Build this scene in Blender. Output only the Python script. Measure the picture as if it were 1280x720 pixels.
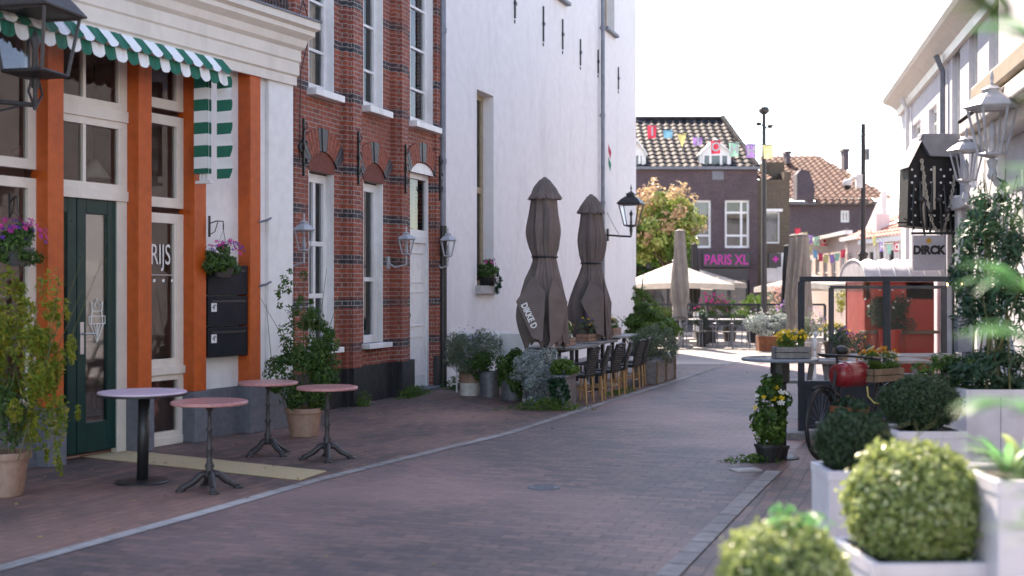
import bpy, math, random
import numpy as np
from mathutils import Vector, Matrix

for o in list(bpy.data.objects): bpy.data.objects.remove(o)
SC = bpy.context.scene
COL = SC.collection
R = math.radians
# ------------------------------------------------------------------ camera, sky, sun, exposure
cd = bpy.data.cameras.new('camera'); cam = bpy.data.objects.new('camera', cd); COL.objects.link(cam)
cam.location = (0, 0, 1.6); cam.rotation_euler = (R(90), 0, 0)
cd.sensor_width = 36; cd.lens = 1500 / 1280 * 36
cd.clip_start = 0.1; cd.clip_end = 2000
cd.dof.use_dof = True; cd.dof.focus_distance = 15.0; cd.dof.aperture_fstop = 1.5
SC.camera = cam
SUN_DIR = Vector((-0.22, 0.976, 0)).normalized(); ELEV = R(40)
w = bpy.data.worlds.new('World'); SC.world = w; w.use_nodes = True
nt = w.node_tree; bg = nt.nodes['Background']; bg.inputs[1].default_value = 0.15
sk = nt.nodes.new('ShaderNodeTexSky'); sk.sky_type = 'NISHITA'; sk.sun_disc = False
sk.sun_elevation = ELEV; sk.sun_rotation = math.atan2(SUN_DIR.x, SUN_DIR.y)
sk.air_density = 0.9; sk.dust_density = 0.25; sk.ozone_density = 1.0
nt.links.new(sk.outputs[0], bg.inputs[0])
sd = bpy.data.lights.new('sun', 'SUN'); sd.energy = 4.0; sd.angle = R(0.5); sd.color = (1, 0.95, 0.88)
sun = bpy.data.objects.new('sun', sd); COL.objects.link(sun)
to = Vector((SUN_DIR.x * math.cos(ELEV), SUN_DIR.y * math.cos(ELEV), math.sin(ELEV)))
sun.rotation_euler = to.to_track_quat('Z', 'Y').to_euler(); sun.location = (0, 0, 30)
SC.view_settings.view_transform = 'Standard'; SC.view_settings.look = 'None'
SC.view_settings.exposure = 1.98; SC.view_settings.gamma = 1.0
try:
    SC.view_settings.use_white_balance = True; SC.view_settings.white_balance_temperature = 7700; SC.view_settings.white_balance_tint = 16
except Exception: pass
try: SC.view_settings.use_curve_mapping = False
except Exception: pass
SC.render.engine = 'CYCLES'
SC.cycles.max_bounces = 7; SC.cycles.transparent_max_bounces = 16

K = 1500.0
def W(px, py, Y): return Vector(((px - 640) * Y / K, Y, 1.6 - (py - 360) * Y / K))
def GY(py): return 2400.0 / (py - 360)
def GP(px, py):
    Y = GY(py); return Vector(((px - 640) * Y / K, Y, 0))

# ------------------------------------------------------------------ materials
MATS = {}
def newmat(name):
    m = bpy.data.materials.new(name); m.use_nodes = True
    n = m.node_tree; b = n.nodes['Principled BSDF']
    return m, n, b
def N(n, t, **kw):
    x = n.nodes.new(t)
    for k, v in kw.items(): setattr(x, k, v)
    return x
def L(n, a, b): n.links.new(a, b)
def mixc(n, fac, a, b, mode='MIX'):
    x = N(n, 'ShaderNodeMix', data_type='RGBA', blend_type=mode)
    for s, v in ((x.inputs[0], fac), (x.inputs[6], a), (x.inputs[7], b)):
        if hasattr(v, 'is_linked') or hasattr(v, 'links'): L(n, v, s)
        elif isinstance(v, (int, float)): s.default_value = v
        else: s.default_value = (*v[:3], 1)
    return x.outputs[2]
def ramp(n, src, p0, p1):
    r = N(n, 'ShaderNodeMapRange'); L(n, src, r.inputs[0]); r.inputs[1].default_value = p0; r.inputs[2].default_value = p1
    return r.outputs[0]
def pm(name, col, rough=0.6, var=0.15, scale=6.0, bump=0.02, metal=0.0, spec=0.5, dirt=None, coat=0.0, dscale=1.3):
    """painted / plain surface with wear: fine colour noise, broad stains and slight bump"""
    if name in MATS: return MATS[name]
    m, n, b = newmat(name); MATS[name] = m
    tc = N(n, 'ShaderNodeTexCoord')
    no = N(n, 'ShaderNodeTexNoise'); no.inputs['Scale'].default_value = scale; no.inputs['Detail'].default_value = 6
    L(n, tc.outputs['Object'], no.inputs['Vector'])
    c2 = tuple(x * (1 - var * 2) for x in col)
    c = mixc(n, ramp(n, no.outputs[0], 0.35, 0.7), col, c2)
    if dirt:
        nd = N(n, 'ShaderNodeTexNoise'); nd.inputs['Scale'].default_value = dscale; nd.inputs['Detail'].default_value = 8
        nd.inputs['Roughness'].default_value = 0.65
        mp = N(n, 'ShaderNodeMapping'); mp.inputs['Scale'].default_value = (1.6, 1.6, 0.45)
        L(n, tc.outputs['Object'], mp.inputs[0]); L(n, mp.outputs[0], nd.inputs['Vector'])
        c = mixc(n, ramp(n, nd.outputs[0], 0.52, 0.85), c, dirt)
    L(n, c, b.inputs['Base Color'])
    rr = N(n, 'ShaderNodeMapRange'); L(n, no.outputs[0], rr.inputs[0]); rr.inputs[3].default_value = max(rough - .08, .02); rr.inputs[4].default_value = min(rough + .1, 1)
    L(n, rr.outputs[0], b.inputs['Roughness'])
    b.inputs['Metallic'].default_value = metal; b.inputs['Specular IOR Level'].default_value = spec
    b.inputs['Coat Weight'].default_value = coat
    if bump:
        bu = N(n, 'ShaderNodeBump'); bu.inputs['Strength'].default_value = 0.35; bu.inputs['Distance'].default_value = bump
        L(n, no.outputs[0], bu.inputs['Height']); L(n, bu.outputs[0], b.inputs['Normal'])
    return m
def wallvec(n):
    tc = N(n, 'ShaderNodeTexCoord'); sp = N(n, 'ShaderNodeSeparateXYZ'); L(n, tc.outputs['Object'], sp.inputs[0])
    ad = N(n, 'ShaderNodeMath', operation='ADD'); L(n, sp.outputs[0], ad.inputs[0]); L(n, sp.outputs[1], ad.inputs[1])
    cb = N(n, 'ShaderNodeCombineXYZ'); L(n, ad.outputs[0], cb.inputs[0]); L(n, sp.outputs[2], cb.inputs[1])
    return tc, sp, cb.outputs[0]
def brickmat(name, c1, c2, mortar, bw=0.21, bh=0.0605, bands=None, bandcol=(.035, .035, .045), ms=0.007, bump=.012):
    m, n, b = newmat(name); MATS[name] = m
    tc, sp, v = wallvec(n)
    br = N(n, 'ShaderNodeTexBrick'); L(n, v, br.inputs['Vector'])
    br.inputs['Scale'].default_value = 1; br.inputs['Brick Width'].default_value = bw; br.inputs['Row Height'].default_value = bh
    br.inputs['Mortar Size'].default_value = ms; br.inputs['Mortar Smooth'].default_value = .3; br.inputs['Bias'].default_value = 0
    br.inputs['Color1'].default_value = (*c1, 1); br.inputs['Color2'].default_value = (*c2, 1); br.inputs['Mortar'].default_value = (*mortar, 1)
    no = N(n, 'ShaderNodeTexNoise'); no.inputs['Scale'].default_value = 9; no.inputs['Detail'].default_value = 8; L(n, tc.outputs['Object'], no.inputs['Vector'])
    c = mixc(n, ramp(n, no.outputs[0], .3, .75), br.outputs[0], (.6, .6, .6), 'MULTIPLY')
    if bands:
        acc = None
        for z0, z1 in bands:
            g = N(n, 'ShaderNodeMath', operation='COMPARE'); L(n, sp.outputs[2], g.inputs[0]); g.inputs[1].default_value = (z0 + z1) / 2; g.inputs[2].default_value = (z1 - z0) / 2
            if acc is None: acc = g.outputs[0]
            else:
                mx = N(n, 'ShaderNodeMath', operation='MAXIMUM'); L(n, acc, mx.inputs[0]); L(n, g.outputs[0], mx.inputs[1]); acc = mx.outputs[0]
        inv = N(n, 'ShaderNodeMath', operation='SUBTRACT'); inv.inputs[0].default_value = 1; L(n, br.outputs['Fac'], inv.inputs[1])
        mu = N(n, 'ShaderNodeMath', operation='MULTIPLY'); L(n, acc, mu.inputs[0]); L(n, inv.outputs[0], mu.inputs[1])
        c = mixc(n, mu.outputs[0], c, bandcol)
    big = N(n, 'ShaderNodeTexNoise'); big.inputs['Scale'].default_value = 1.1; big.inputs['Detail'].default_value = 5; L(n, tc.outputs['Object'], big.inputs['Vector'])
    c = mixc(n, ramp(n, big.outputs[0], .45, .8), c, tuple(x * .55 for x in c1))
    L(n, c, b.inputs['Base Color']); b.inputs['Roughness'].default_value = .8
    bu = N(n, 'ShaderNodeBump'); bu.inputs['Strength'].default_value = .8; bu.inputs['Distance'].default_value = bump; bu.invert = True
    L(n, br.outputs['Fac'], bu.inputs['Height']); L(n, bu.outputs[0], b.inputs['Normal'])
    return m
def paving(name, c1, c2, mortar, rot, bw=.2, bh=.1, stain=(.05, .045, .045), rough=.6, ms=.006):
    m, n, b = newmat(name); MATS[name] = m
    tc = N(n, 'ShaderNodeTexCoord'); mp = N(n, 'ShaderNodeMapping'); mp.inputs['Rotation'].default_value = (0, 0, rot); L(n, tc.outputs['Object'], mp.inputs[0])
    wn = N(n, 'ShaderNodeTexNoise'); wn.inputs['Scale'].default_value = 1.5; L(n, tc.outputs['Object'], wn.inputs['Vector'])
    wv = N(n, 'ShaderNodeVectorMath', operation='MULTIPLY_ADD'); L(n, wn.outputs[1], wv.inputs[0]); wv.inputs[1].default_value = (.05, .05, 0); L(n, mp.outputs[0], wv.inputs[2])
    br = N(n, 'ShaderNodeTexBrick'); L(n, wv.outputs[0], br.inputs['Vector']); br.inputs['Scale'].default_value = 1
    br.inputs['Brick Width'].default_value = bw; br.inputs['Row Height'].default_value = bh; br.inputs['Mortar Size'].default_value = ms
    br.inputs['Mortar Smooth'].default_value = .4; br.inputs['Color1'].default_value = (*c1, 1); br.inputs['Color2'].default_value = (*c2, 1); br.inputs['Mortar'].default_value = (*mortar, 1)
    no = N(n, 'ShaderNodeTexNoise'); no.inputs['Scale'].default_value = 14; no.inputs['Detail'].default_value = 8; L(n, tc.outputs['Object'], no.inputs['Vector'])
    c = mixc(n, ramp(n, no.outputs[0], .3, .75), br.outputs[0], (.62, .6, .6), 'MULTIPLY')
    big = N(n, 'ShaderNodeTexNoise'); big.inputs['Scale'].default_value = .55; big.inputs['Detail'].default_value = 7; big.inputs['Roughness'].default_value = .65
    L(n, tc.outputs['Object'], big.inputs['Vector'])
    c = mixc(n, ramp(n, big.outputs[0], .42, .72), c, mixc(n, .5, c, stain))
    pale = N(n, 'ShaderNodeTexNoise'); pale.inputs['Scale'].default_value = .3; pale.inputs['Detail'].default_value = 3; L(n, mp.outputs[0], pale.inputs['Vector'])
    c = mixc(n, ramp(n, pale.outputs[0], .48, .66), c, mixc(n, .5, c, tuple(min(x * 1.7, 1) for x in c1)))
    vo = N(n, 'ShaderNodeTexVoronoi'); vo.inputs['Scale'].default_value = 3.2; L(n, tc.outputs['Object'], vo.inputs['Vector'])
    c = mixc(n, ramp(n, vo.outputs['Distance'], .035, .012), c, (.03, .027, .025))
    L(n, c, b.inputs['Base Color'])
    b.inputs['Roughness'].default_value = rough
    bu = N(n, 'ShaderNodeBump'); bu.inputs['Strength'].default_value = .9; bu.inputs['Distance'].default_value = .012; bu.invert = True
    L(n, br.outputs['Fac'], bu.inputs['Height'])
    b2 = N(n, 'ShaderNodeBump'); b2.inputs['Strength'].default_value = .5; b2.inputs['Distance'].default_value = .01
    L(n, no.outputs[0], b2.inputs['Height']); L(n, bu.outputs[0], b2.inputs['Normal']); L(n, b2.outputs[0], b.inputs['Normal'])
    return m
def leafmat(name, cols, trans=.35, rough=.45):
    m, n, b = newmat(name); MATS[name] = m
    g = N(n, 'ShaderNodeNewGeometry'); cr = N(n, 'ShaderNodeValToRGB'); L(n, g.outputs['Random Per Island'], cr.inputs[0])
    e = cr.color_ramp.elements
    while len(e) < len(cols): e.new(.5)
    for i, c in enumerate(cols): e[i].position = i / (len(cols) - 1); e[i].color = (*c, 1)
    L(n, cr.outputs[0], b.inputs['Base Color']); b.inputs['Roughness'].default_value = rough; b.inputs['Specular IOR Level'].default_value = .35
    t = N(n, 'ShaderNodeBsdfTranslucent'); tcol = mixc(n, .45, cr.outputs[0], tuple(min(1, x * 2.4) for x in cols[len(cols) // 2])); L(n, tcol, t.inputs[0])
    ms = N(n, 'ShaderNodeMixShader'); ms.inputs[0].default_value = trans
    out = [x for x in n.nodes if x.type == 'OUTPUT_MATERIAL'][0]
    L(n, b.outputs[0], ms.inputs[1]); L(n, t.outputs[0], ms.inputs[2]); L(n, ms.outputs[0], out.inputs[0])
    return m
def cloth(name, col, trans=.25, rough=.85, var=.12):
    m, n, b = newmat(name); MATS[name] = m
    tc = N(n, 'ShaderNodeTexCoord'); no = N(n, 'ShaderNodeTexNoise'); no.inputs['Scale'].default_value = 4; no.inputs['Detail'].default_value = 7; L(n, tc.outputs['Object'], no.inputs['Vector'])
    c = mixc(n, ramp(n, no.outputs[0], .35, .7), col, tuple(x * (1 - 2 * var) for x in col))
    L(n, c, b.inputs['Base Color']); b.inputs['Roughness'].default_value = rough
    fn = N(n, 'ShaderNodeTexNoise'); fn.inputs['Scale'].default_value = 60; L(n, tc.outputs['Object'], fn.inputs['Vector'])
    bu = N(n, 'ShaderNodeBump'); bu.inputs['Strength'].default_value = .25; bu.inputs['Distance'].default_value = .01; L(n, fn.outputs[0], bu.inputs['Height']); L(n, bu.outputs[0], b.inputs['Normal'])
    t = N(n, 'ShaderNodeBsdfTranslucent'); L(n, c, t.inputs[0])
    ms = N(n, 'ShaderNodeMixShader'); ms.inputs[0].default_value = trans
    out = [x for x in n.nodes if x.type == 'OUTPUT_MATERIAL'][0]
    L(n, b.outputs[0], ms.inputs[1]); L(n, t.outputs[0], ms.inputs[2]); L(n, ms.outputs[0], out.inputs[0])
    return m
def glassmat(name, tint=(.9, .93, .95), refl=.12):
    m, n, b = newmat(name); MATS[name] = m
    t = N(n, 'ShaderNodeBsdfTransparent'); t.inputs[0].default_value = (*tint, 1)
    g = N(n, 'ShaderNodeBsdfGlossy'); g.inputs['Roughness'].default_value = .03
    f = N(n, 'ShaderNodeFresnel'); f.inputs[0].default_value = 1.5
    a = N(n, 'ShaderNodeMath', operation='MULTIPLY_ADD'); L(n, f.outputs[0], a.inputs[0]); a.inputs[1].default_value = .7 if refl > .04 else .16; a.inputs[2].default_value = refl * .5; a.use_clamp = True
    no = N(n, 'ShaderNodeTexNoise'); no.inputs['Scale'].default_value = 1.2; tc = N(n, 'ShaderNodeTexCoord'); L(n, tc.outputs['Object'], no.inputs['Vector'])
    bu = N(n, 'ShaderNodeBump'); bu.inputs['Strength'].default_value = .15; bu.inputs['Distance'].default_value = .02; L(n, no.outputs[0], bu.inputs['Height']); L(n, bu.outputs[0], g.inputs['Normal'])
    ms = N(n, 'ShaderNodeMixShader'); L(n, a.outputs[0], ms.inputs[0]); L(n, t.outputs[0], ms.inputs[1]); L(n, g.outputs[0], ms.inputs[2])
    out = [x for x in n.nodes if x.type == 'OUTPUT_MATERIAL'][0]; L(n, ms.outputs[0], out.inputs[0])
    return m
def stripes(name, c1, c2, axis, period, phase=0.0):
    m, n, b = newmat(name); MATS[name] = m
    tc = N(n, 'ShaderNodeTexCoord'); sp = N(n, 'ShaderNodeSeparateXYZ'); L(n, tc.outputs['Object'], sp.inputs[0])
    a = N(n, 'ShaderNodeMath', operation='MULTIPLY_ADD'); L(n, sp.outputs[axis], a.inputs[0]); a.inputs[1].default_value = 1 / period; a.inputs[2].default_value = 100 + phase
    f = N(n, 'ShaderNodeMath', operation='FRACT'); L(n, a.outputs[0], f.inputs[0])
    g = N(n, 'ShaderNodeMath', operation='GREATER_THAN'); L(n, f.outputs[0], g.inputs[0]); g.inputs[1].default_value = .5
    L(n, mixc(n, g.outputs[0], c1, c2), b.inputs['Base Color']); b.inputs['Roughness'].default_value = .8
    return m
def emit(name, col, s):
    m, n, b = newmat(name); MATS[name] = m
    b.inputs['Base Color'].default_value = (*col, 1); b.inputs['Emission Color'].default_value = (*col, 1); b.inputs['Emission Strength'].default_value = s
    return m

M_white = pm('white_paint', (.74, .73, .73), .45, .05, 8, .004, dirt=(.42, .40, .38))
M_cream = pm('cream_paint', (.68, .62, .55), .4, .04, 8, .004, dirt=(.50, .46, .40))
M_plaster = pm('white_plaster', (.72, .69, .70), .85, .04, 5, .02, dirt=(.53, .50, .50), dscale=.8)
M_plaster2 = pm('grey_white_plaster', (.60, .59, .63), .85, .05, 6, .02, dirt=(.42, .40, .42), dscale=.8)
M_orange = pm('orange_stained_wood', (.50, .085, .010), .45, .10, 11, .004, dirt=(.24, .04, .010), dscale=2.4)
M_stone = pm('grey_bluestone', (.135, .14, .165), .6, .12, 20, .01, dirt=(.08, .08, .09))
M_black = pm('black_iron', (.015, .015, .017), .45, .2, 25, .004)
M_castiron = pm('cast_iron', (.035, .03, .032), .5, .2, 30, .006)
M_green = pm('dark_green_door_paint', (.004, .034, .030), .3, .1, 6, .002, spec=.3)
M_pipe = pm('grey_zinc_pipe', (.20, .21, .25), .5, .12, 10, .004, metal=.3)
M_zinc = pm('galvanised_zinc', (.16, .17, .19), .5, .18, 14, .006, metal=.4, dirt=(.20, .14, .10))
M_terra = pm('weathered_terracotta', (.30, .17, .12), .85, .15, 14, .01, dirt=(.38, .30, .24))
M_wood = pm('aged_wood', (.20, .13, .08), .7, .2, 10, .006, dirt=(.10, .07, .05))
M_woodleg = pm('golden_bamboo_leg', (.42, .24, .10), .5, .15, 14, .003)
M_wicker = pm('black_wicker', (.016, .015, .015), .6, .3, 60, .012)
M_marble_pink = pm('pink_speckled_marble', (.50, .22, .21), .3, .16, 45, .001)
M_lilac = pm('lilac_laminate', (.56, .42, .50), .42, .03, 10, .001)
M_mat = pm('beige_floor_mat', (.46, .35, .20), .95, .08, 60, .01)
M_curb = pm('pale_gutter_stone', (.31, .285, .275), .8)
M_dark = pm('dark_shopfront', (.022, .024, .030), .35, .15, 5, .002)
M_box = pm('black_mailbox', (.010, .012, .018), .55, .1, 8, .001, spec=.25)
M_planter = pm('white_lilac_planter', (.64, .60, .63), .55, .06, 7, .006, dirt=(.42, .38, .38), dscale=2.0)
M_screen = pm('anthracite_metal', (.026, .030, .040), .5, .1, 10, .002, spec=.3)
M_red = pm('red_enamel', (.26, .016, .022), .3, .12, 8, .002, coat=.3)
M_redhut = pm('red_painted_hut', (.50, .035, .015), .5, .1, 5, .002)
M_brown_room = pm('brown_interior', (.50, .30, .27), .8, .1, 3, 0)
M_dark_room = pm('dark_interior', (.10, .10, .11), .9, .2, 2, 0)
M_curtain = pm('sheer_curtain', (.34, .34, .37), .9, .08, 30, .01)
M_tanjar = pm('amber_jar', (.30, .16, .05), .3, .1, 9, 0)
M_rose = pm('dusty_rose', (.42, .17, .15), .6, .08, 5, .004)
M_concrete = pm('pale_concrete', (.40, .38, .37), .85, .12, 9, .01)
M_glass = glassmat('window_glass', (.80, .84, .85), .06)
M_glassclear = glassmat('clear_glass', (.95, .96, .97), .0)
M_glassshop = glassmat('shop_glass', (.82, .84, .84), .05)
M_darkglass = pm('dark_window_glass', (.035, .045, .055), .06, .25, 1.3, 0, spec=.8)
M_soil = pm('potting_soil', (.03, .02, .015), .95, .3, 30, .02)
M_lanternwhite = pm('white_lantern_paint_shade_tone', (.40, .40, .43), .45, .1, 14, .003)  # white lantern paint with shade put into its colour as a darker grey
M_brown_cloth = cloth('brown_parasol_cloth', (.16, .125, .115), .10)
M_beige_cloth = cloth('beige_parasol_cloth', (.34, .30, .27), .25)
M_cream_cloth = cloth('cream_parasol_cloth', (.62, .57, .50), .30)
M_black_cloth = cloth('black_parasol_cloth', (.02, .02, .022), .05)
M_white_cloth = cloth('white_hood_cloth', (.70, .69, .74), .3)
M_bark = pm('tree_bark', (.09, .065, .05), .9, .25, 20, .02)
M_stem = pm('green_brown_stem', (.10, .10, .035), .8, .2, 20, .002)
M_roofdark = pm('dark_glazed_pantile', (.04, .037, .042), .7, .35, 3, .004, spec=.12)
M_roofred = pm('old_red_pantile', (.20, .092, .066), .8, .35, 4, .006, spec=.15, dirt=(.12, .08, .07)) if 1 else pm('x', (.26, .105, .07), .55, .35, 4, .006, dirt=(.12, .08, .07))
M_roofpink = pm('salmon_roof_tile', (.48, .17, .12), .7, .12, 6, .006)
M_lead = pm('lead_grey', (.16, .17, .20), .6, .12, 6, .004)
M_tubwhite = pm('white_lime_paint', (.55, .52, .48), .8, .15, 12, .006)
M_ink = pm('black_lettering', (.01, .01, .012), .5, .05, 9, 0)
M_wtext = pm('white_lettering', (.75, .74, .72), .5, .05, 9, 0)
M_pinktext = emit('magenta_lettering', (.36, .015, .22), .12)
M_rope = pm('hemp_rope', (.42, .38, .32), .9, .2, 50, .01)
M_bulb = emit('warm_bulb', (1, .55, .2), 5)

LF_box = leafmat('boxwood_leaf_sunlit_tone', [(.07, .12, .03), (.17, .23, .06), (.30, .35, .12), (.50, .52, .32)], .3, .32)  # boxwood with sunlight and pale highlights put into the leaf colours
LF_boxshade = leafmat('boxwood_leaf_shade_tone', [(.012, .03, .014), (.03, .06, .025), (.05, .09, .035)], .2)  # same boxwood, its shade put in as darker leaf colours
LF_green = leafmat('fresh_green_leaf', [(.03, .07, .015), (.07, .14, .02), (.13, .21, .04)], .4)
LF_bamboo = leafmat('yellow_green_leaf', [(.05, .10, .01), (.12, .18, .02), (.24, .25, .03), (.30, .22, .03)], .4)
LF_mid = leafmat('mid_green_leaf', [(.02, .055, .015), (.045, .10, .02), (.08, .15, .03)], .3)
LF_dark = leafmat('dark_green_leaf', [(.010, .035, .018), (.02, .06, .03), (.035, .09, .045)], .25)
LF_silver = leafmat('silver_leaf', [(.16, .20, .20), (.26, .31, .30), (.36, .40, .39)], .2)
LF_lav = leafmat('grey_green_leaf', [(.07, .10, .06), (.12, .16, .10), (.17, .20, .14)], .25)
LF_tree = leafmat('autumn_leaf', [(.10, .17, .03), (.18, .26, .05), (.28, .34, .09), (.36, .38, .14), (.38, .28, .14)], .3)
LF_treetop = leafmat('russet_leaf', [(.32, .28, .12), (.42, .30, .18), (.40, .20, .14)], .35)
LF_near = leafmat('pale_green_strap_leaf', [(.06, .20, .08), (.12, .30, .12), (.22, .36, .12)], .4)
LF_agave = leafmat('blue_green_leaf', [(.12, .24, .17), (.20, .32, .22), (.34, .40, .10)], .3)
def petal(name, c, c2=None):
    return leafmat(name, [c, c2 or tuple(x * .7 for x in c)], .25, .6)
F_pink = petal('pink_petal', (.60, .04, .22), (.35, .03, .22)); F_purple = petal('purple_petal', (.14, .04, .30))
F_yellow = petal('yellow_petal', (.75, .50, .02)); F_white = petal('white_petal', (.75, .75, .65)); F_orange = petal('orange_petal', (.70, .16, .02), (.6, .35, .03))
F_rose = petal('rose_petal', (.65, .20, .18), (.7, .35, .3)); F_lilac = petal('lilac_petal', (.45, .25, .55))

# ------------------------------------------------------------------ geometry builder
class G:
    def __init__(s): s.v = []; s.f = []; s.n = 0; s.sm = False
    def add(s, v, f):
        v = np.asarray(v, float).reshape(-1, 3); s.v.append(v)
        for q in f: s.f.append(tuple(int(i) + s.n for i in q))
        s.n += len(v); return s
    def box(s, x0, x1, y0, y1, z0, z1, m=None):
        x0, x1 = sorted((x0, x1)); y0, y1 = sorted((y0, y1)); z0, z1 = sorted((z0, z1))
        v = [(x0, y0, z0), (x1, y0, z0), (x1, y1, z0), (x0, y1, z0), (x0, y0, z1), (x1, y0, z1), (x1, y1, z1), (x0, y1, z1)]
        if m is not None: v = [m @ Vector(p) for p in v]
        return s.add(v, [(0, 3, 2, 1), (4, 5, 6, 7), (0, 1, 5, 4), (1, 2, 6, 5), (2, 3, 7, 6), (3, 0, 4, 7)])
    def tube(s, pts, r, seg=8, cap=True):
        pts = [Vector(p) for p in pts]; rs = r if hasattr(r, '__len__') else [r] * len(pts)
        vs = []; prev = None
        for i, p in enumerate(pts):
            a = pts[max(i - 1, 0)]; b = pts[min(i + 1, len(pts) - 1)]; t = (b - a)
            t = t.normalized() if t.length > 1e-9 else Vector((0, 0, 1))
            if prev is None:
                ref = Vector((0, 0, 1)) if abs(t.z) < .9 else Vector((1, 0, 0)); u = t.cross(ref).normalized()
            else:
                u = (prev - t * prev.dot(t)); u = u.normalized() if u.length > 1e-6 else t.orthogonal().normalized()
            prev = u; vv = t.cross(u)
            for k in range(seg):
                an = 2 * math.pi * k / seg; vs.append(p + (u * math.cos(an) + vv * math.sin(an)) * rs[i])
        f = []
        for i in range(len(pts) - 1):
            for k in range(seg):
                a = i * seg + k; b = i * seg + (k + 1) % seg; f.append((a, b, b + seg, a + seg))
        if cap:
            f.append(tuple(range(seg - 1, -1, -1))); f.append(tuple((len(pts) - 1) * seg + k for k in range(seg)))
        return s.add([tuple(x) for x in vs], f)
    def lathe(s, prof, seg=24, c=(0, 0, 0), rot=0, sx=1, sy=1):
        vs = []; f = []
        for (r, z) in prof:
            for k in range(seg):
                a = 2 * math.pi * k / seg + rot; vs.append((c[0] + sx * r * math.cos(a), c[1] + sy * r * math.sin(a), c[2] + z))
        for i in range(len(prof) - 1):
            for k in range(seg):
                a = i * seg + k; b = i * seg + (k + 1) % seg; f.append((a, b, b + seg, a + seg))
        f.append(tuple(range(seg - 1, -1, -1))); f.append(tuple((len(prof) - 1) * seg + k for k in range(seg)))
        return s.add(vs, f)
    def prism(s, poly, a0, a1, axis='y'):
        """poly: 2-D outline; extruded along axis (x: poly is (y,z); y: poly is (x,z); z: poly is (x,y))"""
        n = len(poly)
        def P(p, a): return {'x': (a, p[0], p[1]), 'y': (p[0], a, p[1]), 'z': (p[0], p[1], a)}[axis]
        v = [P(p, a0) for p in poly] + [P(p, a1) for p in poly]
        f = [tuple(range(n - 1, -1, -1)), tuple(range(n, 2 * n))] + [(i, (i + 1) % n, n + (i + 1) % n, n + i) for i in range(n)]
        return s.add(v, f)
    def leaves(s, P, Nn, size, asp=.5, rng=None, jit=.6, droop=0):
        n = len(P); rng = rng or np.random.default_rng(1)
        nn = Nn + rng.normal(0, jit, (n, 3)); nn /= np.linalg.norm(nn, axis=1)[:, None] + 1e-9
        t = rng.normal(0, 1, (n, 3)); t[:, 2] -= droop; t -= nn * (t * nn).sum(1)[:, None]; t /= np.linalg.norm(t, axis=1)[:, None] + 1e-9
        b = np.cross(nn, t); sz = (size * rng.uniform(.65, 1.3, n))[:, None]
        bend = nn * sz * .12
        q = np.stack([P - t * sz * .5, P + b * sz * .5 * asp + bend, P + t * sz * .5, P - b * sz * .5 * asp + bend], 1).reshape(-1, 3)
        i = s.n + np.arange(n)[:, None] * 4
        s.v.append(q); s.f.extend(map(tuple, (i + np.array([[0, 1, 2, 3]])).tolist())); s.n += 4 * n
        return s
    def mesh(s, name):
        me = bpy.data.meshes.new(name); me.from_pydata(np.concatenate(s.v).tolist() if s.v else [], [], s.f); me.update()
        return me
def build(name, g, mat, parent=None, smooth=False, bevel=0):
    me = g.mesh(name) if isinstance(g, G) else g
    o = bpy.data.objects.new(name, me); COL.objects.link(o); me.materials.clear(); me.materials.append(mat)
    if smooth:
        for p in me.polygons: p.use_smooth = True
    if bevel:
        b = o.modifiers.new('b', 'BEVEL'); b.width = bevel; b.segments = 2; b.limit_method = 'ANGLE'
    if parent is not None: o.parent = parent
    return o
def thing(name, label, cat, loc=(0, 0, 0), rz=0, group=None, kind=None):
    o = bpy.data.objects.new(name, None); COL.objects.link(o); o.location = loc; o.rotation_euler = (0, 0, rz); o.empty_display_size = .1
    return tag(o, label, cat, group, kind)
def tag(o, label=None, cat=None, group=None, kind=None):
    if label: o['label'] = label
    if cat: o['category'] = cat
    if group: o['group'] = group
    if kind: o['kind'] = kind
    return o
def kids(o): return [c for c in bpy.data.objects if c.parent == o]
def copy_tree(o, parent=None):
    c = o.copy(); COL.objects.link(c); c.parent = parent
    for ch in kids(o): copy_tree(ch, c)
    return c
def dup(o, loc, rz=0, label=None, scale=1):
    c = copy_tree(o); c.location = loc; c.rotation_euler = (0, 0, rz); c.scale = (scale,) * 3
    if label: c['label'] = label
    return c
def text(name, body, size, loc, mat, parent, rot=(90, 0, 0), depth=.004, sx=1.0, bold=0.0, align='CENTER'):
    cu = bpy.data.curves.new(name, 'FONT'); cu.body = body; cu.size = size; cu.extrude = depth; cu.align_x = align; cu.align_y = 'CENTER'; cu.offset = bold
    cu.resolution_u = 4
    t = bpy.data.objects.new('tmp_text', cu); COL.objects.link(t)
    bpy.context.view_layer.update()
    me = bpy.data.meshes.new_from_object(t.evaluated_get(bpy.context.evaluated_depsgraph_get()))
    bpy.data.objects.remove(t)
    from mathutils import Euler
    me.transform(Matrix.Translation(Vector(loc)) @ Euler([R(a) for a in rot]).to_matrix().to_4x4() @ Matrix.Diagonal((sx, 1, 1, 1)))
    return build(name, me, mat, parent)

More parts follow.
